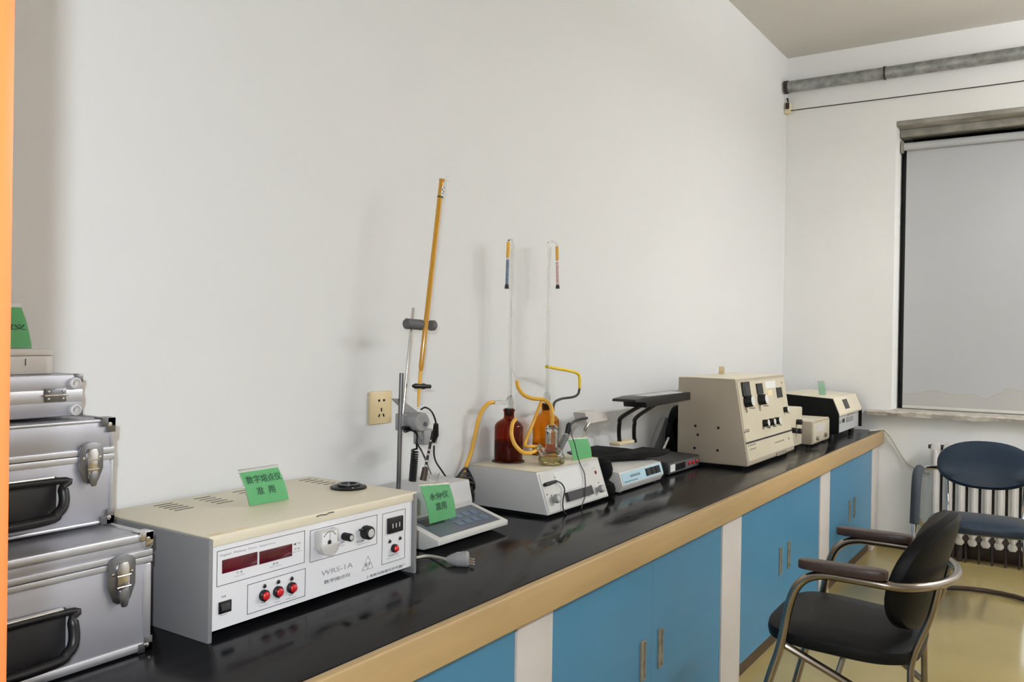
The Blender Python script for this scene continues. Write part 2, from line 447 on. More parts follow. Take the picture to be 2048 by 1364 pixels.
bm = BM(); box(bm, 5.66, 5.715, 1.595, 1.628, 2.765, 2.835, 0.004); obj('block', bm, 'tape_yellow', an)
bm = BM(); box(bm, 5.652, 5.66, 1.595, 1.62, 2.79, 2.83, 0.002); obj('clip', bm, 'rust_shade_dark', an)
bm = BM(); sweep(bm, spline([(5.70, 1.622, 2.87), (5.69, 1.615, 2.855), (5.70, 1.617, 2.838)], 4), 0.006, 8); obj('wire_end', bm, 'rust_shade_dark', an)

# wall socket
c0 = P(740, 783, 1, YW - 0.008); c1 = P(784, 846, 1, YW - 0.008)
ox, oz = (c0.x + c1.x) / 2, (c0.z + c1.z) / 2
so = thing('wall_socket', 'ivory wall socket plate with five slots on the long wall', 'socket', (ox, YW, oz - 0.045))
bm = BM(); box(bm, ox - 0.045, ox + 0.045, YW - 0.009, YW, oz - 0.0455, oz + 0.0455, 0.003); obj('plate', bm, 'ivory_plastic', so)
for dx, dz, ww, hh, an_ in ((-0.010, 0.020, 0.0035, 0.006, 0), (0.010, 0.020, 0.0035, 0.006, 0), (0, -0.006, 0.002, 0.010, 0), (-0.009, -0.022, 0.0022, 0.009, 0.5), (0.009, -0.022, 0.0022, 0.009, -0.5)):
    bm = BM(); box(bm, -ww, ww, -0.001, 0.0, -hh / 2, hh / 2)
    bmesh.ops.rotate(bm, verts=bm.verts[:], cent=(0, 0, 0), matrix=Matrix.Rotation(an_, 3, 'Y'))
    bmesh.ops.translate(bm, verts=bm.verts[:], vec=(ox + dx, YW - 0.0088, oz + dz))
    obj('slot', bm, 'black_matte', so)

# ================================================================== THE BENCH
wt = thing('worktop', 'long glossy black laboratory worktop with tan wooden front edge', 'worktop', (3.0, 1.3, 0.64))
bm = BM(); box(bm, XL + 0.002, XW - 0.002, YF + 0.022, YW - 0.002, 0.690, ZT, 0.0015); obj('top_slab', bm, 'bench_black', wt)
bm = BM(); box(bm, XL + 0.002, XW - 0.002, YF, YF + 0.0218, 0.640, ZT - 0.001, 0.004, 3); obj('edge_strip', bm, 'edge_wood', wt)

POSTS = [(1.592, 1.748), (2.912, 3.115), (4.285, 4.475), (5.548, 5.712)]
starts = [XL + 0.005] + [p[1] for p in POSTS[:-1]]
cab_words = ['nearest the aluminium cases', 'under the bottle titrator', 'behind the black armchair', 'in the corner by the radiator']
YD = 1.032
for i, (a, (p0, p1)) in enumerate(zip(starts, POSTS)):
    cb = thing('base_cabinet', 'blue two-door base cabinet with white post, ' + cab_words[i], 'cabinet', ((a + p1) / 2, 1.3, 0), 'blue cabinets under the bench')
    bm = BM(); box(bm, a + 0.001, p1 - 0.001, YD + 0.02, YW - 0.004, 0.06, 0.638); obj('carcass', bm, 'post_white', cb)
    bm = BM(); box(bm, p0, p1 - 0.001, YD - 0.006, YD + 0.0195, 0.0, 0.638, 0.002); obj('post', bm, 'post_white', cb)
    bm = BM(); box(bm, a + 0.001, p0 - 0.001, YD + 0.012, YD + 0.03, 0.0, 0.0595); obj('plinth', bm, 'plinth_brown', cb)
    mid = (a + p0) / 2
    for s, (d0, d1) in ((-1, (a + 0.0015, mid - 0.0003)), (1, (mid + 0.0003, p0 - 0.0015))):
        bm = BM(); box(bm, d0, d1, YD, YD + 0.019, 0.06, 0.636); dr = obj('door', bm, 'blue_laminate', cb)
        hx = mid + s * 0.062
        bm = BM()
        box(bm, hx - 0.016, hx - 0.011, YD - 0.005, YD + 0.001, 0.285, 0.400); box(bm, hx + 0.011, hx + 0.016, YD - 0.005, YD + 0.001, 0.285, 0.400)
        box(bm, hx - 0.011, hx + 0.011, YD - 0.005, YD + 0.001, 0.285, 0.290); box(bm, hx - 0.011, hx + 0.011, YD - 0.005, YD + 0.001, 0.395, 0.400)
        box(bm, hx - 0.011, hx + 0.011, YD - 0.0012, YD + 0.0005, 0.290, 0.395)
        obj('handle', bm, 'handle_metal', dr)


# ================================================================== ALUMINIUM CASES
def plate_lozenge(bm, cx, y, z0, z1, hw, t, shoulder=0.35):
    """latch plate outline with a rounded top and tapered bottom"""
    prof = []
    h = z1 - z0
    for k in range(9):
        a = PI * k / 8
        prof.append((cx + hw * math.cos(a), z1 - 0.18 * h + 0.18 * h * math.sin(a)))
    prof += [(cx - hw, z0 + shoulder * h), (cx - 0.62 * hw, z0 + 0.06 * h), (cx - 0.35 * hw, z0), (cx + 0.35 * hw, z0), (cx + 0.62 * hw, z0 + 0.06 * h), (cx + hw, z0 + shoulder * h)]
    return prism(bm, prof, 1, y - t, y, 0.0006)

def al_case(label, x0, x1, y0, y1, z0, z1, seam, rad, latch_x, latch_z, latch_h, handle=None, e=0.013):
    t = thing('aluminium_case', label, 'case', ((x0 + x1) / 2, (y0 + y1) / 2, z0), 'stacked aluminium cases')
    g = 0.0025
    bm = BM(); box(bm, x0 + g, x1 - g, y0 + g, y1 - g, z0 + g, seam - 0.0005, rad * 0.5); obj('lower_shell', bm, 'aluminium_panel', t)
    bm = BM(); box(bm, x0 + g, x1 - g, y0 + g, y1 - g, seam + 0.0005, z1 - g, rad * 0.5); obj('lid_shell', bm, 'aluminium_panel', t)
    # edge profiles
    bm = BM()
    for xx in (x0, x1 - e):
        for yy in (y0, y1 - e):
            box(bm, xx, xx + e, yy, yy + e, z0 + 0.01, seam - 0.012, 0.003); box(bm, xx, xx + e, yy, yy + e, seam + 0.012, z1 - 0.01, 0.003)
    for zz in (z0, z1 - e):
        for yy in (y0, y1 - e): box(bm, x0 + 0.008, x1 - 0.008, yy, yy + e, zz, zz + e, 0.004)
        for xx in (x0, x1 - e): box(bm, xx, xx + e, y0 + 0.008, y1 - 0.008, zz, zz + e, 0.004)
    obj('edge_profile', bm, 'aluminium_trim', t)
    bm = BM()
    for a, b in ((seam + 0.0006, seam + 0.011), (seam - 0.011, seam - 0.0006)):
        box(bm, x0 - 0.0008, x1 + 0.0008, y0 - 0.0008, y1 + 0.0008, a, b, 0.001)
    obj('closing_profile', bm, 'aluminium_trim', t)
    for xx, sx in ((x0, 1), (x1, -1)):
        for zz, sz in ((z0, 1), (z1, -1)):
            bm = BM()
            # front corner cap: three thin lugs round the corner
            c = 0.024
            box(bm, xx - sx * 0.0015, xx + sx * c, y0 - 0.0018, y0 + 0.001, zz - sz * 0.0015, zz + sz * c * 0.55, 0.0006)
            box(bm, xx - sx * 0.0015, xx + sx * c * 0.55, y0 - 0.0018, y0 + 0.001, zz - sz * 0.0015, zz + sz * c, 0.0006)
            box(bm, xx - sx * 0.0018, xx + sx * 0.001, y0 - 0.0015, y0 + c, zz - sz * 0.0015, zz + sz * c, 0.0006)
            box(bm, xx - sx * 0.0015, xx + sx * c, y0 - 0.0015, y0 + c, zz - sz * 0.0018, zz + sz * 0.001, 0.0006)
            cp = obj('corner_cap', bm, 'rod_steel' if sz > 0 or rad < 0.02 else 'chrome', t)
            bm = BM(); lathe(bm, (xx + sx * c * 0.42, y0 - 0.0018, zz + sz * c * 0.42), [(0.0045, 0), (0.004, 0.0018), (0, 0.0028)], 12, tilt=Matrix.Rotation(PI / 2, 3, 'X')); obj('rivet', bm, 'chrome', cp)
    lw = latch_h * 0.30
    la_bm = BM(); plate_lozenge(la_bm, latch_x, y0 - 0.0008, latch_z, latch_z + latch_h, lw, 0.0035); la = obj('latch', la_bm, 'rod_steel', t)
    bm = BM(); prism(bm, [(latch_x - lw * 0.42, latch_z + latch_h * 0.12), (latch_x + lw * 0.42, latch_z + latch_h * 0.12), (latch_x + lw * 0.46, latch_z + latch_h * 0.72), (latch_x + lw * 0.3, latch_z + latch_h * 0.84), (latch_x - lw * 0.3, latch_z + latch_h * 0.84), (latch_x - lw * 0.46, latch_z + latch_h * 0.72)], 1, y0 - 0.010, y0 - 0.0043, 0.0012); obj('hasp', bm, 'chrome', la)
    bm = BM(); plate_lozenge(bm, latch_x, y0 - 0.0100, latch_z - latch_h * 0.06, latch_z + latch_h * 0.30, lw * 0.36, 0.0025, 0.5); obj('thumb_tab', bm, 'rod_steel', la)
    for zz in (0.35, 0.58):
        bm = BM(); cyl(bm, (latch_x - lw * 0.5, y0 - 0.0103, latch_z + latch_h * zz), (latch_x + lw * 0.5, y0 - 0.0103, latch_z + latch_h * zz), 0.0013, n=8); obj('pin', bm, 'chrome', la)
    for s in (-1, 1):
        bm = BM(); lathe(bm, (latch_x + s * lw * 0.68, y0 - 0.0043, latch_z + latch_h * 0.62), [(0.0032, 0), (0.0028, 0.0012), (0, 0.002)], 10, tilt=Matrix.Rotation(PI / 2, 3, 'X')); obj('rivet', bm, 'chrome', la)
    if handle:
        hx0, hx1, hz0, hz1 = handle
        r = 0.014
        ha_bm = BM(); r2 = 0.016
        # recessed dark backing and a thick U grip
        box(ha_bm, hx0, hx1 - 0.006, y0 - 0.004, y0 - 0.0008, hz0 + 0.004, hz1, 0.001)
        ha = obj('handle', ha_bm, 'black_rubber', t)
        pts = [(hx0, y0 - 0.010, hz1 - 0.006), (hx1 - 0.012, y0 - 0.010, hz1 - 0.006), (hx1 - 0.002, y0 - 0.014, hz1 - 0.018), (hx1 - 0.002, y0 - 0.020, hz0 + 0.030), (hx1 - 0.014, y0 - 0.024, hz0 + 0.014), (hx1 - 0.05, y0 - 0.026, hz0 + 0.004), (hx0, y0 - 0.026, hz0 + 0.002)]
        bm = BM(); sweep(bm, spline(pts, 6), [0.006] * 13 + [0.0085] * (6 * 6 + 1 - 13), 12); obj('grip', bm, 'black_plastic', ha)
        bm = BM(); box(bm, hx0, hx1 - 0.014, y0 - 0.013, y0 - 0.004, hz1 - 0.003, hz1 + 0.002, 0.001); obj('bright_edge', bm, 'chrome', ha)
    return t
E1 = 1.322
def xz(u, v, y): p = P(u, v, 1, y); return p.x, p.z
cx1, _ = xz(303, 1200, E1)
z1c = xz(300, 1064, E1)[1]
lx, lz = xz(242, 1205, E1); lx, lzt = xz(242, 1108, E1)
h0 = xz(136, 1300, E1); h1 = xz(136, 1212, E1)
al_case('largest aluminium case, bottom of the stack, with black handle', XL + 0.03, cx1, E1, YW - 0.01, ZT + 0.003, z1c, xz(160, 1150, E1)[1] + 0.006, 0.02, lx, lz, lzt - lz, (XL + 0.2, h0[0], xz(136, 1312, E1)[1], h1[1]), e=0.016)
E2 = 1.425
cx2 = xz(228, 900, E2)[0]; z2c = xz(228, 836, E2)[1]
lx, lz = xz(181, 966, E2); lx, lzt = xz(181, 884, E2)
h0 = xz(117, 1040, E2); h1 = xz(117, 952, E2)
al_case('middle-sized aluminium case between two other cases, with black handle', XL + 0.06, cx2, E2, YW - 0.012, z1c + 0.0045, z2c, xz(150, 914, E2)[1], 0.012, lx, lz, lzt - lz, (XL + 0.2, h0[0], xz(117, 1036, E2)[1], h1[1]), e=0.007)
# the flat top case has a hinge and round feet on the visible side
E3 = 1.475
cx3 = xz(164, 800, E3)[0]; z3b = z2c + 0.0035; z3c = xz(164, 748, E3)[1]
t3 = thing('aluminium_case', 'flat small aluminium case with round rubber feet, topmost of the stack', 'case', (cx3 - 0.15, 1.54, z3b), 'stacked aluminium cases')
sm = xz(60, 795, E3)[1]
bm = BM(); box(bm, XL + 0.1, cx3, E3, YW - 0.012, z3b, sm - 0.0005, 0.004); obj('lower_shell', bm, 'aluminium_panel', t3)
bm = BM(); box(bm, XL + 0.1, cx3, E3, YW - 0.012, sm + 0.0005, z3c, 0.004); obj('lid_shell', bm, 'aluminium_panel', t3)
bm = BM(); box(bm, XL + 0.0995, cx3 + 0.001, E3 - 0.0012, YW - 0.011, sm - 0.011, sm + 0.011, 0.001); obj('closing_profile', bm, 'aluminium_trim', t3)
for v in (766, 819):
    a = xz(152, v, E3)
    bm = BM(); lathe(bm, (a[0] - 0.003, E3, a[1]), [(0.0105, 0), (0.010, 0.006), (0.007, 0.008), (0.006, 0.004), (0, 0.004)], 20, tilt=Matrix.Rotation(PI / 2, 3, 'X')); ft = obj('foot', bm, 'light_grey_enamel', t3)
    bm = BM(); lathe(bm, (a[0] - 0.003, E3 - 0.0045, a[1]), [(0.004, 0), (0.0035, 0.002), (0, 0.002)], 12, tilt=Matrix.Rotation(PI / 2, 3, 'X')); obj('screw', bm, 'chrome', ft)
for zz, sz in ((z3b, 1), (z3c, -1)):
    bm = BM(); box(bm, cx3 - 0.014, cx3 + 0.0015, E3 - 0.0015, E3 + 0.02, zz - sz * 0.0003, zz + sz * 0.014, 0.001); obj('corner_cap', bm, 'rod_steel', t3)
a = xz(88, 805, E3); b = xz(131, 776, E3)
hz = (a[1] + b[1]) / 2
bm = BM(); box(bm, a[0], b[0], E3 - 0.0035, E3 - 0.0012, a[1], b[1], 0.0008); hg = obj('hinge', bm, 'rod_steel', t3)
bm = BM(); cyl(bm, (a[0] - 0.002, E3 - 0.005, hz), (b[0] + 0.002, E3 - 0.005, hz), 0.0018, n=10); obj('hinge_pin', bm, 'chrome', hg)
for sx in (0.16, 0.84):
    for dz in (-0.006, 0.0065):
        bm = BM(); lathe(bm, (a[0] + (b[0] - a[0]) * sx, E3 - 0.0035, hz + dz), [(0.0028, 0), (0.002, 0.0014), (0, 0.0018)], 10, tilt=Matrix.Rotation(PI / 2, 3, 'X')); obj('screw', bm, 'chrome', hg)
# white lidded box on top
E4 = 1.50
bx = xz(113, 720, E4)[0]; zb = z3c + 0.0005; zt4 = xz(100, 698, E4)[1]
bb = thing('plastic_box', 'white plastic box with rounded corners on the topmost case', 'box', (bx - 0.1, 1.56, zb))
bm = BM()
x0, x1, y0, y1 = XL + 0.14, bx, E4, YW - 0.015
prof = []
for cxx, cyy, a0 in ((x1 - 0.018, y0 + 0.018, -PI / 2), (x1 - 0.018, y1 - 0.018, 0), (x0 + 0.018, y1 - 0.018, PI / 2), (x0 + 0.018, y0 + 0.018, PI)):
    for k in range(6): prof.append((cxx + 0.018 * math.cos(a0 + k * PI / 10), cyy + 0.018 * math.sin(a0 + k * PI / 10)))
prism(bm, prof, 2, zb, zt4 - 0.012, 0.002); obj('body', bm, 'white_plastic', bb)
bm = BM(); prism(bm, [(p[0] + (0.0015 if p[0] > (x0 + x1) / 2 else -0.0015), p[1] + (0.0015 if p[1] > (y0 + y1) / 2 else -0.0015)) for p in prof], 2, zt4 - 0.0117, zt4, 0.003); obj('lid', bm, 'white_plastic', bb)
a = xz(51, 722, E4)
bm = BM(); box(bm, a[0] - 0.0006, a[0] + 0.0006, E4 - 0.0008, E4 - 0.0001, a[1] - 0.008, a[1] + 0.004); obj('scratch', bm, 'ink_black', bb)

# green cards in clear stands --------------------------------------------------
def card(label, bl, br, tl, tr, lines, material='card_green', back=None, foot=0.02, ink='ink_green', stand=True):
    bl, br, tl, tr = map(Vector, (bl, br, tl, tr))
    ex = (br - bl).normalized(); up = ((tl + tr) / 2 - (bl + br) / 2); n = ex.cross(up.normalized()).normalized()
    c = (bl + br) / 2
    t = thing('sign_card', label, 'card', c, 'green sign cards on the instruments')
    bm = BM()
    K = 8; rows = []
    for i in range(K + 1):                      # slightly bowed sheet
        s = i / K
        bow = n * up.length * (0.06 * math.sin(PI * s) - 0.03 * s)
        rows.append((bl.lerp(tl, s) + bow, br.lerp(tr, s) + bow))
    vs = [[bm.verts.new(p + n * 0.0012) for p in r] for r in rows]
    for a_, b_ in zip(vs, vs[1:]): bm.faces.new((a_[0], a_[1], b_[1], b_[0]))
    bmesh.ops.solidify(bm, geom=bm.faces[:], thickness=0.0006)
    sh = obj('sheet', bm, material, t)
    if stand:
        bm = BM()
        rows2 = [(bl - ex * 0.001 + n * foot * 1.2 , br + ex * 0.001 + n * foot * 1.2)] if False else []
        seq = [(bl - n * foot, br - n * foot), (bl - ex * 0.001, br + ex * 0.001)] + [(r[0] - ex * 0.002, r[1] + ex * 0.002) for r in rows[1:]] + [(tl + (tl - bl) * 0.10 - ex * 0.003, tr + (tr - br) * 0.10 + ex * 0.003)]
        vs = [[bm.verts.new(p) for p in r] for r in seq]
        for a_, b_ in zip(vs, vs[1:]): bm.faces.new((a_[0], a_[1], b_[1], b_[0]))
        bmesh.ops.solidify(bm, geom=bm.faces[:], thickness=-0.0008)
        obj('clear_stand', bm, 'acrylic', t)
    wd = (br - bl).length; ht = up.length
    for (body, sx, sy, ww, hh) in lines:
        text(body, bl.lerp(br, sx) + up * sy + n * (up.length * (0.06 * math.sin(PI * (sy + hh / 2)) - 0.03 * (sy + hh / 2)) + 0.0022), ex, up, wd * ww, ht * hh, ink, t, bold=0.012)
    return t
def standcard(label, pix, z, lines, tilt=0.02, material='card_green', ink='ink_green', stand=True, foot=0.02):
    """pix: bottom-left, bottom-right, top-left, top-right pixels; bottom edge rests at height z"""
    bl = P(*pix[0], 2, z); br = P(*pix[1], 2, z)
    # top edge: on the vertical plane through the bottom edge, leaned back a little
    d = (br - bl).normalized(); n = d.cross(Vector((0, 0, 1)))
    out = []
    for (u, v) in pix[2:]:
        r = RX * ((u - 1024) / F_PX) + RD * ((v - 682) / F_PX) + RF
        out.append(CAM + r * ((bl - CAM).dot(n) / r.dot(n)))
    off = n * -tilt if n.y < 0 else n * tilt
    return card(label, bl + Vector((0, 0, 0.001)), br + Vector((0, 0, 0.001)), out[0] + off, out[1] + off, lines, material, stand=stand, ink=ink, foot=foot)
# on the plastic box, mostly behind the door lining
cb_ = P(54, 698, 1, E4 + 0.05); ct_ = P(46, 615, 1, E4 + 0.05)
card('green handwritten card standing on the white plastic box', (cb_.x - 0.13, E4 + 0.035, zt4 + 0.001), (cb_.x, E4 + 0.035, zt4 + 0.001), (cb_.x - 0.12, E4 + 0.055, ct_.z), (ct_.x, E4 + 0.055, ct_.z), [('测定仪', 0.2, 0.42, 0.74, 0.14)])

# ================================================================== MELTING POINT APPARATUS
YM = 1.275                                   # front panel plane
def mp(X, Y, yy=None):                       # close-up crop of the front panel -> panel x, z
    p = P(420 + X / 4.702, 1000 + Y / 4.702, 1, YM if yy is None else yy)
    return p.x, p.z
def rect(tl, tr, br_, bl_):
    a, b, c, d = mp(*tl), mp(*tr), mp(*br_), mp(*bl_)
    return (a[0] + d[0]) / 2, (b[0] + c[0]) / 2, (c[1] + d[1]) / 2, (a[1] + b[1]) / 2
MX0, MX1, MYB, MZ = 0.961, 1.530, YW - 0.008, 0.907
ma = thing('melting_point_apparatus', 'white-fronted digital melting point apparatus with cream lid and red displays', 'instrument', ((MX0 + MX1) / 2, 1.45, ZT))
for xx in (MX0, MX1 - 0.009):
    bm = BM(); box(bm, xx, xx + 0.009, YM - 0.008, MYB, ZT, MZ - 0.003, 0.002); obj('side_panel', bm, 'grey_enamel', ma)
pz0, pz1 = ZT + 0.017, MZ - 0.019
bm = BM(); box(bm, MX0 + 0.0105, MX1 - 0.0105, YM, YM + 0.004, pz0, pz1); fp = obj('front_panel', bm, 'white_panel', ma)
bm = BM(); box(bm, MX0 + 0.0105, MX1 - 0.0105, YM + 0.0045, MYB - 0.002, pz0 + 0.001, pz1 - 0.001); obj('body', bm, 'grey_enamel', ma)
bm = BM(); prism(bm, [(YM - 0.003, pz1 + 0.0005), (YM - 0.003, MZ - 0.003), (YM, MZ), (MYB, MZ), (MYB, MZ - 0.003), (YM + 0.004, MZ - 0.0035), (YM + 0.004, pz1 + 0.0005)], 0, MX0 + 0.006, MX1 + 0.002, 0.0006); lid = obj('lid', bm, 'cream_enamel', ma)
EXm, EZm = Vector((1, 0, 0)), Vector((0, 0, 1))
def outline(bm, x0, x1, z0, z1, y, t=0.0009):
    box(bm, x0, x1, y - 0.0005, y, z0, z0 + t); box(bm, x0, x1, y - 0.0005, y, z1 - t, z1)
    box(bm, x0, x0 + t, y - 0.0005, y, z0 + t, z1 - t); box(bm, x1 - t, x1, y - 0.0005, y, z0 + t, z1 - t)
FR = [rect((62, 475), (890, 295), (890, 598), (65, 808)), rect((350, 792), (893, 648), (897, 910), (350, 1070)), rect((938, 283), (1570, 143), (1570, 420), (940, 580)), rect((1620, 128), (1835, 83), (1832, 548), (1615, 608))]
for x0, x1, z0, z1 in FR:
    bm = BM(); outline(bm, x0, x1, z0, min(z1, pz1 - 0.003), YM); obj('printed_frame', bm, 'ink_black', ma)
for q in (((112, 565), (442, 488), (442, 610), (115, 690)), ((462, 482), (768, 415), (770, 527), (465, 602))):
    x0, x1, z0, z1 = rect(*q)
    bm = BM(); box(bm, x0, x1, YM - 0.0015, YM + 0.001, z0, z1, 0.0004); obj('display_window', bm, 'display_red', ma)
def ycyl(name, cx, cz, r, l, material, parent, n=20, dome=0.0, y=None, r1=None):
    yy = YM if y is None else y
    bm = BM(); prof = [(r, 0), (r if r1 is None else r1, l)]
    if dome: prof += [(r * 0.8, l + dome * 0.6), (r * 0.45, l + dome * 0.9), (0, l + dome)]
    else: prof += [((r if r1 is None else r1) * 0.86, l + r * 0.12), (0, l + r * 0.12)]
    lathe(bm, (cx, yy, cz), prof, n, tilt=Matrix.Rotation(PI / 2, 3, 'X')); return obj(name, bm, material, parent)
for X, Y in ((510, 895), (640, 860), (768, 822), (1735, 452)):
    a = mp(X - 8, Y); r = 0.0108 if X < 1000 else 0.0095
    bz = ycyl('button', a[0], a[1], r, 0.006, 'black_plastic', ma); ycyl('red_cap', a[0], a[1], r * 0.72, 0.004, 'button_red', bz, dome=0.003, y=YM - 0.006)
for X, Y in ((507, 808), (637, 768), (763, 738), (1685, 388), (1782, 358)):
    a = mp(X, Y); hb = ycyl('indicator', a[0], a[1], 0.0046, 0.002, 'chrome', ma, n=14); ycyl('bulb', a[0], a[1], 0.003, 0.002, 'black_plastic', hb, n=12, dome=0.0015, y=YM - 0.002)
x0, x1, z0, z1 = rect((75, 962), (195, 932), (195, 1045), (78, 1072))
bm = BM(); box(bm, x0, x1, YM - 0.003, YM, z0, z1, 0.001); ps = obj('power_switch', bm, 'black_plastic', ma)
bm = BM(); prism(bm, [(YM - 0.003, z0 + 0.004), (YM - 0.007, z0 + 0.006), (YM - 0.003, z1 - 0.004)], 0, x0 + 0.004, x1 - 0.004, 0.0004); obj('rocker', bm, 'black_rubber', ps)
# meter
x0 = mp(977, 388)[0]; x1, z1 = mp(1212, 262, YM - 0.018); _, z0 = mp(1212, 430, YM - 0.018)
bm = BM(); box(bm, x0, x1, YM - 0.018, YM, z0, z1, 0.0025); me_ = obj('meter', bm, 'meter_plastic', ma)
cxm = (x0 + x1) / 2
bm = BM(); prism(bm, [(cxm + 0.0245 * math.cos(q_), z0 + 0.009 + 0.023 * math.sin(q_)) for q_ in [PI + PI * k_ / 16 for k_ in range(17)]], 1, YM - 0.0215, YM - 0.002, 0.001)
obj('dial_cover', bm, 'meter_plastic', me_)
bm = BM(); box(bm, x0 + 0.005, x1 - 0.005, YM - 0.0186, YM - 0.0178, z0 + 0.0095, z1 - 0.004, 0.0002); obj('scale_plate', bm, 'white_panel', me_)
bm = BM()
arc = [(cxm + 0.020 * math.sin(a), YM - 0.0190, z0 + 0.012 + 0.022 * math.cos(a)) for a in [(-0.9 + 1.8 * k / 14) for k in range(15)]]
sweep(bm, arc, 0.0004, 6)
for k in range(0, 15, 2):
    a = -0.9 + 1.8 * k / 14; box(bm, cxm + 0.021 * math.sin(a) - 0.0002, cxm + 0.021 * math.sin(a) + 0.0002, YM - 0.0193, YM - 0.0188, z0 + 0.012 + 0.022 * math.cos(a), z0 + 0.015 + 0.022 * math.cos(a))
box(bm, cxm - 0.0003, cxm + 0.0003, YM - 0.0193, YM - 0.0188, z0 + 0.012, z0 + 0.033); obj('needle_scale', bm, 'ink_black', me_)
ycyl('pivot', cxm - 0.001, z0 + 0.0125, 0.0048, 0.0008, 'ink_black', me_, y=YM - 0.0186)
for s in (x0 + 0.006, x1 - 0.006): ycyl('screw', s, z0 + 0.004, 0.0018, 0.001, 'black_plastic', me_, n=10, y=YM - 0.018)
def knob(X, Y, r, l, name):
    a = mp(X, Y); k_ = ycyl(name, a[0], a[1], r, l, 'black_plastic', ma, n=28)
    bm = BM()
    for i in range(14):
        b = 2 * PI * i / 14; cyl(bm, (a[0] + r * math.cos(b), YM - 0.001, a[1] + r * math.sin(b)), (a[0] + r * math.cos(b), YM - l + 0.001, a[1] + r * math.sin(b)), r * 0.09, n=6)
    obj('ribs', bm, 'black_plastic', k_)
    ycyl('cap', a[0], a[1], r * 0.68, 0.0006, 'light_grey_enamel', k_, y=YM - l - r * 0.12)
    return k_, a
knob(1256, 340, 0.0075, 0.022, 'small_knob')
k2, a = knob(1452, 300, 0.0135, 0.018, 'large_knob')
bm = BM(); box(bm, a[0] - 0.020, a[0] - 0.012, YM - 0.012, YM - 0.002, a[1] + 0.006, a[1] + 0.010, 0.001); obj('pointer', bm, 'black_plastic', k2)
x0, x1, z0, z1 = rect((1663, 172), (1800, 143), (1800, 283), (1663, 318))
bm = BM(); box(bm, x0, x1, YM - 0.006, YM, z0, z1, 0.001); th = obj('thumbwheel_switch', bm, 'black_plastic', ma)
for k_ in range(3):
    xx = x0 + (x1 - x0) * (0.27 + 0.23 * k_)
    bm = BM(); box(bm, xx - 0.0015, xx + 0.0015, YM - 0.0068, YM - 0.006, (z0 + z1) / 2 - 0.006, (z0 + z1) / 2 + 0.004, 0.0002); obj('digit_wheel', bm, 'light_grey_enamel', th)
def mtext(s, X0, Y0, X1, Y1, hpx, material='ink_black'):
    a, b = mp(X0, Y0), mp(X1, Y1)
    text(s, (a[0], YM, (a[1] + b[1]) / 2), EXm, EZm, b[0] - a[0], hpx / 4.702 * 0.00094, material, ma)
mtext('Digital  Melting  Point  Apparatus', 96, 535, 610, 418, 26, 'ink_grey')
mtext('WRS-1A', 1045, 712, 1340, 636, 52, 'ink_grey')
mtext('数字熔点仪', 1070, 788, 1318, 722, 40)
mtext('上海索光物理光学仪器厂', 1462, 735, 1835, 628, 32)
for s, X, Y, wpx, h in (('炉 温', 248, 695, 55, 20), ('Actual Temp', 225, 728, 100, 10), ('熔 温', 588, 612, 50, 20), ('Melt Temp', 560, 642, 105, 10), ('◀ ℃', 780, 430, 75, 22), ('炉 温', 792, 472, 50, 18), ('Rate ℃/min', 780, 497, 80, 10),
                        ('电源', 108, 922, 42, 18), ('Power', 96, 1092, 66, 10), ('预置', 482, 978, 40, 18), ('Preheating', 465, 1008, 76, 9), ('升温', 614, 942, 40, 18), ('Heating', 608, 968, 50, 9), ('初熔', 740, 905, 40, 18), ('Initial Melt', 715, 938, 95, 9),
                        ('调零', 1230, 410, 36, 18), ('Zero', 1230, 434, 36, 9), ('线性温度', 1378, 405, 72, 20), ('Linear Temperature', 1380, 430, 125, 9), ('起始温度设置', 1675, 535, 92, 16), ('Start Temp Set', 1660, 560, 122, 9)):
    a, b = mp(X, Y), mp(X + wpx, Y - wpx * 0.22)
    text(s, (a[0], YM, a[1] - 0.0), EXm, EZm, b[0] - a[0], h / 4.702 * 0.00094, 'ink_black', ma)
# triangle emblem made of three small triangles
bm = BM()
ap, b0, b1 = mp(1485, 528), mp(1430, 660), mp(1532, 640)
bz_ = (b0[1] + b1[1]) / 2
def stroke(bm, a, b, t=0.0005):
    d = Vector((b[0] - a[0], 0, b[1] - a[1])).normalized(); n = Vector((-d.z, 0, d.x)) * t
    A, B = Vector((a[0], YM, a[1])), Vector((b[0], YM, b[1]))
    slab(bm, [A + n, B + n, B - n, A - n], (0, -1, 0), -0.0005)
tri = [(ap[0], ap[1]), (b0[0], bz_), (b1[0], bz_)]
mids = [((tri[i][0] + tri[(i + 1) % 3][0]) / 2, (tri[i][1] + tri[(i + 1) % 3][1]) / 2) for i in range(3)]
for i in range(3): stroke(bm, tri[i], tri[(i + 1) % 3])
for i in range(3): stroke(bm, mids[i], mids[(i + 1) % 3], 0.0004)
obj('emblem', bm, 'ink_grey', ma)
text('晶牛', ((tri[1][0] + tri[2][0]) / 2 - 0.008, YM, bz_ + 0.007), EXm, EZm, 0.016, 0.006, 'ink_black', ma)
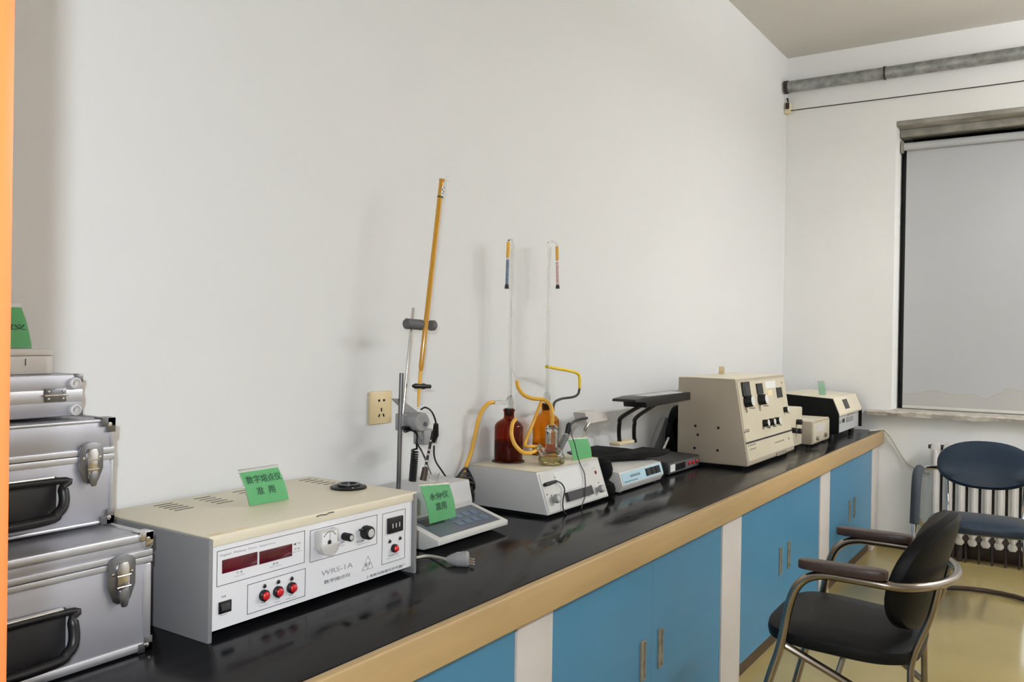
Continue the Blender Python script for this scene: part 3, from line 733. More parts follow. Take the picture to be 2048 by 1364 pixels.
# vents in the lid
for q in (((291, 1009), (331, 1003), (336, 1024), (374, 1017)), ((376, 996), (411, 991), (421, 1010), (456, 1004)), ((455, 983), (487, 978), (500, 998), (602, 980)), ((594, 961), (617, 957), (640, 971), (662, 966))):
    a = P(*q[0], 2, MZ); b = P(*q[1], 2, MZ); c = P(*q[2], 2, MZ)
    wid = min(0.05, (b - a).length)
    for k_ in range(5):
        s = k_ / 4; p = a.lerp(c, s)
        if p.y > MYB - 0.01: p.y = MYB - 0.012 - 0.0 * s
    ytop = min(a.y, MYB - 0.03); ybot = min(c.y, ytop - 0.06)
    for k_ in range(5):
        s = k_ / 4; yy = ytop + (ybot - ytop) * s; xx = a.x + (c.x - a.x) * s * 0.15
        bm = BM(); box(bm, xx, xx + wid, yy - 0.0016, yy + 0.0016, MZ - 0.001, MZ + 0.0004); obj('vent_slot', bm, 'black_matte', lid)
# black sample ring on the lid
dc = P(697, 976, 2, MZ)
bm = BM(); lathe(bm, (dc.x, dc.y, MZ), [(0.020, 0), (0.042, 0), (0.043, 0.003), (0.041, 0.005), (0.026, 0.0065), (0.026, 0.010), (0.020, 0.010), (0.018, 0.003), (0.018, 0)], 36); rg = obj('sample_ring', bm, 'black_plastic', ma)
bm = BM(); lathe(bm, (dc.x, dc.y, MZ), [(0.0195, 0.0098), (0.0265, 0.0103), (0.0265, 0.0112), (0.0195, 0.0112), (0.0195, 0.0098)], 36); obj('bright_rim', bm, 'rod_steel', rg)
for k_ in range(4):
    b = -2.1 + k_ * PI / 2
    bm = BM(); lathe(bm, (dc.x + 0.034 * math.cos(b), dc.y + 0.034 * math.sin(b), MZ + 0.005), [(0.0028, 0), (0.0024, 0.002), (0, 0.002)], 10); obj('screw', bm, 'chrome', rg)
# wear: ink scrawl and yellowed tape patches on the lid's front
a = P(633, 1033, 2, MZ); b = P(668, 1024, 2, MZ)
bm = BM(); sweep(bm, spline([a, a.lerp(b, 0.3) + Vector((0, 0.003, 0)), a.lerp(b, 0.5) - Vector((0, 0.003, 0)), a.lerp(b, 0.75) + Vector((0, 0.003, 0)), b], 5), 0.0009, 6); obj('ink_scrawl', bm, 'ink_black', lid)
for u0, u1, v in ((424, 455, 1082), (474, 501, 1070)):
    a = P(u0, v, 1, YM); b = P(u1, v - 6, 1, YM); a.x = max(a.x, MX0 + 0.012)
    bm = BM(); box(bm, a.x, b.x, YM + 0.001, YM + 0.017, MZ, MZ + 0.0003); obj('tape_patch', bm, 'tape_yellow', lid)
standcard('green card reading the apparatus name, leaning on the cream lid', ((499, 1013), (577, 999), (491, 948), (568, 936)), MZ, [('数字熔点仪', 0.08, 0.62, 0.88, 0.24), ('准  用', 0.24, 0.26, 0.46, 0.24)])

# ================================================================== AUTO-STOP TITRATOR WITH STAND
def pl(pt, nrm):
    pt = Vector(pt); nrm = Vector(nrm).normalized()
    def f(u, v, lift=0.0):
        r = RX * ((u - 1024) / F_PX) + RD * ((v - 682) / F_PX) + RF
        return CAM + r * ((pt - CAM).dot(nrm) / r.dot(nrm)) + nrm * lift
    return f
def Y(u, v, y): return P(u, v, 1, y)
ti = thing('titrator', 'grey titrator with sloping dark keypad and retort stand', 'instrument', (1.85, 1.47, ZT))
TX0, TX1 = 1.690, 2.005
bm = BM(); prism(bm, [(1.462, ZT), (1.462, 0.795), (1.475, 0.852), (1.615, 0.852), (1.615, ZT)], 0, TX0 - 0.005, TX1 + 0.01, 0.003); obj('rear_housing', bm, 'light_grey_enamel', ti)
bm = BM(); prism(bm, [(1.378, ZT + 0.004), (1.330, 0.741), (1.330, 0.754), (1.460, 0.790), (1.460, ZT + 0.004)], 0, TX0, TX1, 0.002); obj('console', bm, 'white_plastic', ti)
for xx in (TX0 + 0.03, TX1 - 0.03):
    bm = BM(); lathe(bm, (xx, 1.40, ZT), [(0.008, 0), (0.008, 0.0045), (0, 0.0045)], 14); obj('foot', bm, 'black_rubber', ti)
sl = Vector((0, 0.130, 0.036)).normalized(); sn = Vector((0, -0.036, 0.130)).normalized()
def con(x, s, lift): return Vector((x, 1.330, 0.754)) + sl * s + sn * lift
bm = BM(); slab(bm, [con(TX0 + 0.022, 0.012, 0.001), con(TX1 - 0.022, 0.012, 0.001), con(TX1 - 0.022, 0.118, 0.001), con(TX0 + 0.022, 0.118, 0.001)], sn, 0.0012); kp = obj('keypad', bm, 'keypad_dark', ti)
for i in range(4):
    for j in range(2):
        xx = TX0 + 0.135 + i * 0.036; ss = 0.034 + j * 0.034
        bm = BM(); slab(bm, [con(xx, ss, 0.0022), con(xx + 0.027, ss, 0.0022), con(xx + 0.027, ss + 0.024, 0.0022), con(xx, ss + 0.024, 0.0022)], sn, 0.0012); obj('key', bm, 'key_blue', kp)
bm = BM(); slab(bm, [con(TX0 + 0.035, 0.07, 0.0016), con(TX0 + 0.115, 0.07, 0.0016), con(TX0 + 0.115, 0.105, 0.0016), con(TX0 + 0.035, 0.105, 0.0016)], sn, 0.0006); obj('display', bm, 'black_plastic', kp)
ra = Vector((Y(797, 962, 1.53).x, 1.53, 0.8525)); rb = Y(803, 746, 1.53)
bm = BM(); cyl(bm, ra, rb, 0.0062, n=16); obj('stand_rod', bm, 'rod_steel', ti)
# drive head clamped on the rod
hb = Y(808, 843, 1.53)
bm = BM(); box(bm, hb.x - 0.018, hb.x + 0.018, 1.517, 1.547, hb.z - 0.024, hb.z + 0.022, 0.003); cl = obj('boss_head', bm, 'motor_grey', ti)
c0 = Y(818, 840, 1.525); c1 = Y(846, 844, 1.47)
bm = BM(); dd = (c1 - c0); sweep(bm, [c0, c0 + dd * 0.45, c0 + dd * 0.46, c0 + dd * 0.94, c1], [0.0225, 0.0225, 0.0255, 0.0255, 0.023], 28); obj('drive_motor', bm, 'motor_grey', cl)
e_ = c1 + dd.normalized() * 0.001; off = Vector((0.008, 0.0, -0.006))
bm = BM(); cyl(bm, e_ + off - dd.normalized() * 0.002, e_ + off + dd.normalized() * 0.003, 0.006, n=14); obj('shaft', bm, 'clamp_grey', cl)
q = [Y(785, 797, 1.535), Y(800, 797, 1.535), Y(834, 822, 1.52), Y(834, 832, 1.52), Y(812, 832, 1.535), Y(800, 812, 1.535)]
bm = BM(); slab(bm, q, (0, -1, 0.4), 0.004); obj('support_plate', bm, 'motor_grey', cl)
a, b = Y(843, 864, 1.50), Y(870, 886, 1.50)
bm = BM(); box(bm, a.x, b.x, 1.49, 1.53, b.z, a.z + 0.004, 0.003); obj('holder_block', bm, 'motor_grey', cl)
a, b = Y(838, 862, 1.49), Y(843, 878, 1.49)
bm = BM(); cyl(bm, a, b, 0.006, 0.005, n=12); obj('lock_screw', bm, 'motor_grey', cl)
r2a, r2b = Y(806, 806, 1.53), Y(826.5, 616, 1.53)
bm = BM(); cyl(bm, r2a + Vector((0, 0, -0.03)), r2b, 0.0042, n=14); obj('extension_rod', bm, 'chrome', ti)
a, b = Y(810, 647, 1.512), Y(844, 650, 1.500); dv = (b - a).normalized()
bm = BM(); sweep(bm, [a, a + dv * 0.004, b - dv * 0.002, b], [0.011, 0.0145, 0.0145, 0.013], 24, sy=1.0); bc = obj('burette_clamp', bm, 'clamp_grey', ti)
b2_ = Y(870, 651, 1.490)
bm = BM(); b_ = Y(860, 651, 1.494); sweep(bm, [b_, b_ + dv * 0.002, b2_ - dv * 0.004, b2_], [0.013, 0.0145, 0.0145, 0.011], 24); obj('clamp_jaw', bm, 'clamp_grey', bc)
# burette
BY = 1.488
bt_, bb_ = Y(883, 366, BY), Y(842, 736, BY)
bu = thing('burette', 'long amber burette leaning in the stand clamp above the keypad titrator', 'burette', bb_)
dv = (bt_ - bb_).normalized()
bm = BM(); sweep(bm, [bb_ - dv * 0.012, bb_, bb_ + dv * 0.004, bt_], [0.0035, 0.0065, 0.0072, 0.0072], 18); obj('barrel', bm, 'burette_amber', bu)
l0, l1 = Y(880.5, 393, BY), Y(883, 371, BY)
bm = BM(); cyl(bm, l0, l1, 0.0078, n=18); lb = obj('paper_label', bm, 'paper_white', bu)
for s, ang in ((0.25, 0.0), (0.45, 0.6), (0.6, -0.5), (0.8, 0.3)):
    p = l0.lerp(l1, s) + Vector((0.0, -0.0079, 0)) + Vector((0.003 * math.sin(ang * 3), 0, 0))
    bm = BM(); box(bm, p.x - 0.0016, p.x + 0.0016, p.y - 0.0003, p.y + 0.001, p.z - 0.002, p.z + 0.002); obj('label_mark', bm, 'ink_black', lb)
bm = BM(); cyl(bm, l0 - dv * 0.004, l0 + dv * 0.0, 0.0086, n=18); obj('green_band', bm, 'ink_green', bu)
tp = Y(884, 359, BY)
bm = BM(); sweep(bm, [bt_ , bt_ + dv * 0.004, tp - dv * 0.001, tp], [0.0072, 0.0074, 0.0086, 0.0092], 18); obj('rim', bm, 'burette_amber', bu)
tb0, tb1 = Y(841, 742, BY), Y(836, 814, BY)
bm = BM(); sweep(bm, [tb0, tb0.lerp(tb1, 0.6), tb1], [0.0052, 0.0046, 0.0022], 14); obj('delivery_tube', bm, 'rubber_amber', bu)
a, b = Y(826, 772, BY - 0.004), Y(860, 773, BY - 0.004)
bm = BM(); sweep(bm, [a, a.lerp(b, 0.15), a.lerp(b, 0.4), a.lerp(b, 0.6), a.lerp(b, 0.75), b], [0.004, 0.0075, 0.006, 0.0085, 0.006, 0.0055], 14); obj('pinch_clip', bm, 'black_plastic', bu)
bm = BM(); sweep(bm, spline([Y(888, 365, BY), Y(893, 361, BY), Y(898, 363, BY)], 4), 0.0007, 6); sweep(bm, spline([Y(886, 360, BY), Y(892, 356, BY), Y(896, 350, BY)], 4), 0.0005, 6); obj('loose_thread', bm, 'cable_white', bu)
# electrode and its leads, coil cable, glass jet and beaker
el = thing('electrode', 'dark electrode with bright bands hanging beside the coiled cable', 'electrode', Y(846, 962, 1.468))
e0, e1, e2 = Y(866, 862, 1.468), Y(851, 935, 1.468), Y(846, 961, 1.468)
bm = BM(); cyl(bm, e1, e2, 0.0085, 0.0095, n=16); obj('cap', bm, 'plinth_brown', el)
bm = BM(); cyl(bm, e0, e1, 0.0038, n=12); sh = obj('shaft', bm, 'black_plastic', el)
for s in (0.25, 0.5, 0.62, 0.8, 0.93):
    bm = BM(); cyl(bm, e0.lerp(e1, s), e0.lerp(e1, s + 0.05), 0.0044, n=12); obj('bright_band', bm, 'chrome', sh)
bm = BM(); sweep(bm, spline([Y(842, 819, 1.475), Y(851, 815, 1.46), Y(863, 823, 1.445), Y(871, 842, 1.445), Y(871, 862, 1.455), Y(866, 876, 1.465)], 8), 0.0024, 8); obj('lead', bm, 'cable_black', el)
bm = BM(); sweep(bm, [Y(872, 848, 1.45), Y(871, 870, 1.458), Y(866, 884, 1.464)], [0.007, 0.009, 0.006], 12); obj('plug_sleeve', bm, 'black_plastic', el)
cc = thing('coiled_cable', 'thick black coiled cable hanging down from the drive head', 'cable', Y(825, 966, 1.52))
k0, k1 = Y(830, 898, 1.52), Y(825, 962, 1.52)
bm = BM(); turns = 16; pts = []
for i in range(turns * 10 + 1):
    s = i / (turns * 10); c = k0.lerp(k1, s ** 0.8 if s < 1 else 1); an_ = 2 * PI * i / 10
    pts.append(c + Vector((0.0085 * math.cos(an_), 0.0085 * math.sin(an_), 0)))
sweep(bm, pts, 0.0029, 6); obj('coil', bm, 'cable_black', cc)
bm = BM(); sweep(bm, spline([Y(812, 862, 1.515), Y(826, 858, 1.505), Y(834, 870, 1.50), Y(833, 885, 1.51), pts[0]], 8), 0.0028, 8); obj('lead', bm, 'cable_black', cc)
bm = BM(); sweep(bm, spline([Y(806, 857, 1.51), Y(810, 864, 1.505), Y(822, 861, 1.50), Y(833, 868, 1.50), Y(834, 885, 1.50), Y(842, 900, 1.50), Y(851, 916, 1.49)], 8), 0.0022, 8); obj('second_lead', bm, 'cable_black', cc)
bm = BM(); sweep(bm, [Y(806, 856, 1.512), Y(816, 858, 1.512), Y(826, 855, 1.512)], [0.006, 0.0075, 0.006], 10); obj('connector', bm, 'black_plastic', cc)
bm = BM(); sweep(bm, [Y(842, 898, 1.50), Y(862, 948, 1.50)], 0.0022, 10)
tag(obj('glass_jet', bm, 'chrome'), 'thin bright tube pointing into the small beaker on the titrator', 'tube')
bk = Y(867, 957, 1.50); 
bm = BM(); lathe(bm, (bk.x, 1.50, 0.8522), [(0, 0), (0.0125, 0), (0.0135, 0.002), (0.0135, 0.022), (0.018, 0.032), (0.0172, 0.032), (0.0127, 0.022), (0.0125, 0.0025), (0, 0.0025)], 28)
tag(obj('beaker', bm, 'glass_clear'), 'small clear glass beaker on the titrator housing', 'beaker')
cp_ = pl(con(1.8, 0.09, 0.0), (0, -1, 0.0))
bl_, br_ = con(Y(850, 1029, 1.42).x, 0.078, 0.0025), con(Y(902, 1020, 1.42).x, 0.078, 0.0025)
tl_, tr_ = Y(841, 972, bl_.y + 0.02), Y(899, 968, bl_.y + 0.02)
card('green handwritten card leaning on the dark keypad', bl_, br_, tl_, tr_, [('永停仪', 0.14, 0.60, 0.72, 0.20), ('准用', 0.28, 0.30, 0.40, 0.22)], foot=0.006)
bm = BM(); sweep(bm, spline([Y(868, 892, 1.535), Y(868, 908, 1.55), Y(872, 924, 1.565), Y(884, 942, 1.58), Y(895, 957, 1.60), Y(908, 964, 1.612)], 8), 0.0026, 8)
tag(obj('black_cable', bm, 'cable_black'), 'thin black cable sagging along the wall behind the titrator', 'cable')
bm = BM()
pts = []
cn = Vector((2.105, 1.572, 0.806))
for i in range(4 * 24 + 1):
    s = i / 24; a = 2 * PI * s
    pts.append(cn + Vector((0.062 * math.cos(a) + 0.008 * math.sin(3 * s), 0.012 * math.sin(2 * a + s) - 0.006 + 0.002 * s, (0.060 - 0.008 * s) * math.sin(a) - 0.006 * s)))
sweep(bm, pts, 0.0045, 8)
for k_ in range(3): sweep(bm, spline([(2.08, 1.585, 0.725 + 0.005 * k_), (2.11, 1.56 + 0.01 * k_, 0.735 + 0.006 * k_), (2.16, 1.55 + 0.015 * k_, 0.73 + 0.005 * k_), (2.20, 1.58, 0.73)], 6), 0.0045, 8)
tag(obj('cable_bundle', bm, 'cable_black'), 'bundle of looped black cable between the titrator and the bottle unit', 'cable')
# loose mains plug on the worktop
pg = thing('mains_plug', 'pale grey mains plug lying loose on the black worktop', 'plug', (1.65, 1.25, ZT))
pa, pb_ = P(893, 1119, 2, ZT + 0.015), P(938, 1118, 2, ZT + 0.018)
d = (pb_ - pa).normalized()
bm = BM(); sweep(bm, [pa, pa + d * 0.012, pa + d * 0.026, pb_ - d * 0.004, pb_], [0.006, 0.012, 0.0165, 0.018, 0.015], 16, sx=0.95, sy=1.05); obj('plug_body', bm, 'motor_grey', pg)
fc = P(931, 1126, 2, ZT + 0.013)
for k_ in (-1, 0, 1):
    p0 = pb_ - d * 0.010 + Vector((0.004, -0.012, -0.004 + 0.006 * k_)); bm = BM(); box(bm, p0.x - 0.002, p0.x + 0.004, p0.y - 0.012, p0.y, p0.z - 0.001, p0.z + 0.001); obj('pin', bm, 'chrome', pg)
cd_ = [pa + d * 0.001, P(872, 1114, 2, ZT + 0.008), P(852, 1112, 2, ZT + 0.004), (1.60, 1.36, ZT + 0.004), (1.585, 1.45, ZT + 0.004), (1.60, 1.56, ZT + 0.004)]
bm = BM(); sweep(bm, spline(cd_, 8), 0.0036, 10); obj('cord', bm, 'cable_white', pg)

# ================================================================== BOTTLE TITRATION UNIT
KX0, KX1, KZ = 2.21, 2.612, 0.860
ku = thing('titration_unit', 'pale grey titration base with sloping control panel, holding brown bottles', 'instrument', (2.41, 1.47, ZT))
prof = [(1.322, 0.732), (1.366, KZ - 0.002), (1.618, KZ - 0.002), (1.618, 0.732)]
bm = BM(); prism(bm, prof, 0, KX0, KX1, 0.003); obj('housing', bm, 'light_grey_enamel', ku)
bm = BM(); prism(bm, [(1.345, ZT), (1.345, 0.7315), (1.60, 0.7315), (1.60, ZT)], 0, KX0 + 0.015, KX1 - 0.015); obj('base', bm, 'black_matte', ku)
bm = BM(); box(bm, KX0 + 0.001, KX1 - 0.001, 1.365, 1.617, KZ - 0.002, KZ, 0.001); obj('top_plate', bm, 'cream_enamel', ku)
kn = Vector((0, -0.126, 0.044)).normalized()
kf = pl((2.4, 1.322, 0.732), kn)
def kc(X, Y_, lift=0.0): return kf(1060 + X / 9.094, 900 + Y_ / 9.094, lift)
kup = Vector((0, 0.044, 0.126)).normalized(); kex = Vector((1, 0, 0))
def kquad(x0, x1, s0, s1, lift):
    o = Vector((0, 1.322, 0.732))
    return [Vector((x, o.y, o.z)) + kup * s + kn * lift for x, s in ((x0, s0), (x1, s0), (x1, s1), (x0, s1))]
def ks(p): return (p - Vector((p.x, 1.322, 0.732))).dot(kup)
bm = BM(); slab(bm, kquad(KX0 + 0.010, KX1 - 0.012, 0.006, 0.127, 0.0022), kn, 0.002); kp_ = obj('control_panel', bm, 'white_plastic', ku)
a, b = kc(500, 740), kc(905, 330)
bm = BM(); slab(bm, kquad(a.x, b.x - 0.012, ks(kc(700, 720)), 0.122, 0.0030), kn, 0.0007); obj('paper_note', bm, 'paper_white', ku)
a, b = kc(640, 870), kc(1082, 740)
s0, s1 = ks(kc(880, 880)), ks(kc(850, 720))
bm = BM(); slab(bm, kquad(a.x, b.x, s0, s1, 0.014), kn, 0.0118); obj('dark_cover', bm, 'dark_device', ku)
for X, Y_, r, l in ((352, 925, 0.014, 0.024), (1150, 745, 0.0125, 0.026)):
    p = kc(X + 60, Y_ - 20); bm = BM(); sweep(bm, [p, p + kn * l * 0.45, p + kn * l * 0.5, p + kn * l, p + kn * (l + 0.001)], [r * 0.6, r * 0.6, r, r, r * 0.8], 22); kk = obj('knob', bm, 'motor_grey', ku)
    bm = BM(); sweep(bm, [p + kn * (l + 0.001), p + kn * (l + 0.002)], [r * 0.6, r * 0.5], 18); obj('knob_cap', bm, 'light_grey_enamel', kk)
p = kc(1180, 410); bm = BM(); sweep(bm, [p, p + kn * 0.004, p + kn * 0.006], [0.007, 0.006, 0.003], 14); obj('red_lamp', bm, 'button_red_dark', ku)
for s, X, Y_, ww, hh, m_ in (('水分测定仪', 950, 310, 0.040, 0.010, 'ink_grey'), ('电源', 1130, 350, 0.012, 0.004, 'ink_grey')):
    p = kc(X, Y_); o = text(s, p, kex, kup, ww, hh, m_, ku, lift=0.003)
for X, Y_ in ((440, 500), (380, 830), (1090, 645), (300, 815), (1235, 600)):
    p = kc(X, Y_, 0.002); bm = BM(); sweep(bm, [p, p + kn * 0.002], [0.003, 0.0022], 10); obj('socket', bm, 'handle_metal', ku)
jp0, jp1 = kc(245, 640, 0.008), kc(440, 578, 0.010)
pts = [jp1, kc(520, 630, 0.012), kc(572, 740, 0.012), kc(555, 900, 0.010), kc(560, 1040, 0.008), kc(588, 1150, 0.008)]
pts.append(Vector((pts[-1].x + 0.01, 1.312, ZT + 0.003)))
jl = thing('jack_lead', 'black jack plug and lead hanging on the left of the sloping control panel', 'cable', pts[-1])
bm = BM(); sweep(bm, [kc(235, 645, 0.001), jp0, jp0.lerp(jp1, 0.3), jp0.lerp(jp1, 0.9), jp1], [0.004, 0.006, 0.0062, 0.005, 0.003], 12); obj('jack_plug', bm, 'black_plastic', jl)
bm = BM(); sweep(bm, spline(pts, 8), 0.0022, 8); obj('lead', bm, 'cable_black', jl)

def bottle(label, cx, cy, zb, r, h, gm):
    t = thing('reagent_bottle', label, 'bottle', (cx, cy, zb), 'brown reagent bottles')
    sh_, nk = h * 0.66, r * 0.36
    outer = [(0, 0.001), (r * 0.94, 0.001), (r, 0.006), (r, sh_), (r * 0.96, sh_ + h * 0.045), (r * 0.82, sh_ + h * 0.095), (r * 0.60, sh_ + h * 0.135), (nk * 1.12, sh_ + h * 0.165), (nk, sh_ + h * 0.20), (nk * 1.02, h - 0.010), (nk * 1.18, h - 0.003), (nk * 1.18, h)]
    w_ = 0.0025
    inner = [(max(0, q[0] - w_), q[1]) for q in outer[::-1]][:-1]
    inner = [(nk * 1.18 - w_ - 0.001, h)] + [(q[0], q[1]) for q in inner[2:-2]] + [(r * 0.9 - w_, 0.005), (0, 0.005)]
    bm = BM(); lathe(bm, (cx, cy, zb), outer + inner, 40); obj('glass_body', bm, gm, t)
    bm = BM(); lathe(bm, (cx, cy, zb), [(0, 0.0055), (r * 0.88 - w_, 0.0055), (r - w_ - 0.0006, 0.008), (r - w_ - 0.0006, sh_ * (0.62 if 'dark' in label else 0.35)), (0, sh_ * (0.62 if 'dark' in label else 0.35))], 40); obj('liquid', bm, 'liquid_brown' if 'dark' in label else 'liquid_amber', t)
    bm = BM(); lathe(bm, (cx, cy, zb), [(0, h - 0.022), (nk * 0.9 - w_, h - 0.022), (nk * 1.05 - w_, h + 0.003), (0, h + 0.003)], 24); obj('stopper', bm, 'plinth_brown', t)
    bm = BM(); lathe(bm, (cx, cy, zb), [(r * 1.0, 0.0004), (r * 1.16, 0.0004), (r * 1.14, 0.003), (r * 1.02, 0.003), (r * 1.02, 0.0004)], 40); obj('seating_ring', bm, 'black_rubber', t)
    return t
B1 = Vector((2.337, 1.553, KZ)); B2 = Vector((2.572, 1.553, KZ))
bottle('dark brown reagent bottle standing nearest the keypad titrator', B1.x, B1.y, KZ, 0.047, 0.172, 'glass_brown')
bottle('lighter amber reagent bottle standing behind the glass flask', B2.x, B2.y, KZ, 0.047, 0.176, 'glass_amber')

# glass columns above the bottles, with drying tubes
def column(label, x, y, z0, z1, side):
    t = thing('glass_column', label, 'glass tube', (x, y, z0), 'clear glass columns')
    bm = BM(); r = 0.0062
    lathe(bm, (x, y, 0), [(r, z0), (r, z0 + 0.03), (r, z1), (r - 0.0012, z1), (r - 0.0012, z0), (r, z0)], 18); obj('column_tube', bm, 'glass_clear', t)
    bm = BM(); lathe(bm, (x, y, 0), [(0.0085, z0 - 0.004), (0.0115, z0 + 0.014), (0.0115, z0 + 0.03), (0.0062, z0 + 0.038), (0.0050, z0 + 0.038), (0.0102, z0 + 0.029), (0.0072, z0 - 0.004), (0.0085, z0 - 0.004)], 20); obj('ground_joint', bm, 'glass_clear', t)
    return t
t = column('clear glass column rising from the dark brown bottle', B1.x + 0.004, B1.y, 1.0365, 1.575, -1)
cz_ = 1.0365
bm = BM(); sweep(bm, spline([(B1.x + 0.004, B1.y - 0.006, 1.075), Y(1010, 805, 1.555), Y(1000, 803, 1.56), Y(986, 805, 1.57)], 6), 0.0045, 12); obj('side_arm', bm, 'glass_clear', t)
bm = BM(); sweep(bm, [(B1.x + 0.008, B1.y - 0.006, Y(1021, 742, 1.55).z), Y(1034, 764, 1.53)], 0.0030, 10); obj('outlet_arm', bm, 'glass_clear', t)
t = column('clear glass column rising from the amber bottle behind the flask', B2.x - 0.012, B2.y - 0.01, 1.0405, 1.585, 1)
bm = BM(); sweep(bm, spline([Y(1096, 492, 1.543), Y(1097, 486, 1.543), Y(1104, 483, 1.543), Y(1112, 486, 1.543), Y(1114, 493, 1.543)], 6), 0.0036, 10); obj('bent_top', bm, 'glass_clear', t)
def drying(label, pts_top, pts_join, pts_bot, y, fill):
    a, b, c = Y(*pts_top, y), Y(*pts_join, y), Y(*pts_bot, y)
    t = thing('drying_tube', label, 'tube', c, 'drying tubes on the glass columns')
    bm = BM(); cyl(bm, b + (a - b) * 0.08, a, 0.0060, n=16); obj('rubber_sleeve', bm, 'rubber_amber', t)
    bm = BM(); cyl(bm, b, b + (a - b) * 0.079, 0.0040, n=14); obj('cotton_plug', bm, 'paper_white', t)
    d = c - b
    bm = BM(); cyl(bm, b + d * 0.02, b + d * 0.84, 0.0052, n=16); obj('filling', bm, fill, t)
    bm = BM(); sweep(bm, [b + d * 0.845, b + d * 0.99], [0.0058, 0.0078], 18); obj('stopper', bm, 'black_rubber', t)
    hook = thing
    return t
d1 = drying('drying tube with blue filling and yellow sleeve beside the first glass column', (1017, 484), (1015.5, 518), (1013.5, 578), 1.548, 'desiccant_blue')
bm = BM(); p = Y(1017, 484, 1.548); sweep(bm, spline([p, p + Vector((0.002, 0, 0.006)), (B1.x + 0.002, B1.y, 1.588), (B1.x + 0.004, B1.y, 1.5755)], 6), 0.0030, 8); o = obj('glass_hook', bm, 'glass_clear', d1)
d2 = drying('drying tube with pink filling and yellow sleeve hanging from the bent glass top', (1114, 493), (1114.5, 523), (1115.5, 578), 1.543, 'desiccant_pink')

# three-neck flask on the top plate
FC = P(1103, 929, 2, KZ)
fk = thing('glass_flask', 'clear round reaction flask with side necks on the cream top plate', 'flask', FC)
wz = 0.0016
outer = [(0, 0.0008), (0.034, 0.0008), (0.042, 0.005), (0.044, 0.015), (0.042, 0.030), (0.036, 0.042), (0.026, 0.051), (0.0205, 0.057), (0.0195, 0.074), (0.0215, 0.080), (0.0205, 0.110), (0.0235, 0.118)]
inner = [(max(0, r - wz), h + (wz if r < 0.03 and h < 0.01 else 0)) for r, h in outer[::-1]]
bm = BM(); lathe(bm, FC, outer + inner, 36); obj('flask_body', bm, 'glass_clear', fk)
bm = BM(); lathe(bm, FC, [(0, 0.0028), (0.032, 0.0028), (0.0400, 0.0065), (0.0420, 0.015), (0.0402, 0.028), (0, 0.028)], 36); obj('liquid', bm, 'liquid_yellow', fk)
bm = BM(); lathe(bm, FC, [(0, 0.068), (0.0175, 0.068), (0.0192, 0.112), (0.022, 0.1185), (0.012, 0.128), (0, 0.128)], 28); obj('ground_stopper', bm, 'acrylic', fk)
la_ = FC + Vector((-0.030, 0.012, 0.036)); lb_ = P(1078, 893, 1, FC.y + 0.015)
bm = BM(); sweep(bm, [la_, lb_], [0.0095, 0.0115], 18); obj('left_neck', bm, 'acrylic', fk)
ra_, rb_ = FC + Vector((0.026, -0.008, 0.042)), P(1131, 874, 1, FC.y - 0.012)
bm = BM(); sweep(bm, [ra_, rb_], [0.0095, 0.0115], 18); obj('right_neck', bm, 'acrylic', fk)
# electrode in the right neck
e0 = P(1113, 924, 1, FC.y - 0.004); e1 = P(1134, 868, 1, FC.y - 0.014); e2 = P(1138, 856, 1, FC.y - 0.016)
pe = thing('probe', 'grey platinum probe with black cap slanting out of the flask', 'probe', e0)
e0.z = max(e0.z, KZ + 0.008)
bm = BM(); sweep(bm, [e0, e0.lerp(e1, 0.3), e0.lerp(e1, 0.45), e1], [0.0022, 0.0026, 0.007, 0.0078], 14); obj('probe_body', bm, 'motor_grey', pe)
bm = BM(); sweep(bm, [e1, e1.lerp(e2, 0.2), e2 + Vector((0, 0, 0.010)), e2 + Vector((0.003, 0, 0.016))], [0.0082, 0.0088, 0.0088, 0.005], 14); obj('cap', bm, 'black_plastic', pe)
pk = kc(930, 660, 0.0165)
pts = [e2 + Vector((0.002, -0.002, 0.016)), P(1143, 868, 1, FC.y - 0.03), P(1150, 890, 1, FC.y - 0.04), P(1155, 912, 1, FC.y - 0.046), kc(885, 260, 0.006), kc(948, 420, 0.008), kc(962, 520, 0.008), pk, kc(920, 880, 0.0165), kc(915, 960, 0.010), kc(898, 1060, 0.008)]
pts.append(Vector((pts[-1].x, 1.312, ZT + 0.003)))
bm = BM(); sweep(bm, spline(pts, 8), 0.0016, 8); obj('lead', bm, 'cable_black', pe)
# rubber tubing
TR = 0.0064
def tube(label, pts, r=TR, m_='rubber_amber', name='rubber_tube'):
    bm = BM(); sweep(bm, spline(pts, 8), r, 12)
    return tag(obj(name, bm, m_), label, 'tube', 'rubber tubing of the titration set-up')
tube('long amber rubber tube dropping from the dark bottle to the cable bundle', [Y(988, 804, 1.57), Y(975, 808, 1.578), Y(960, 830, 1.59), Y(950, 870, 1.60), Y(942, 905, 1.605), Y(931, 935, 1.606), Y(919, 964, 1.606)])
tube('amber rubber tube curving from the first column to the flask top', [Y(1034, 762, 1.53), Y(1037, 776, 1.52), Y(1048, 790, 1.50), Y(1066, 797, 1.48), Y(1086, 799, 1.46), Y(1099, 808, 1.435), Y(1104, 822, FC.y), FC + Vector((0, 0, 0.1285))])
tube('straight amber rubber tube slanting between the two brown bottles to the flask neck', [Y(1083, 802, 1.475), Y(1066, 846, 1.475), Y(1051, 884, 1.46), Y(1053, 892, 1.45), Y(1064, 893, 1.44), Y(1078, 893, 1.432)], 0.0052)
tube('amber rubber tube looping in front of the dark bottle', [Y(1031, 838, 1.492), Y(1025, 848, 1.488), Y(1023, 868, 1.485), Y(1029, 888, 1.475), Y(1043, 903, 1.455), Y(1058, 906, 1.44), Y(1072, 901, 1.43)])
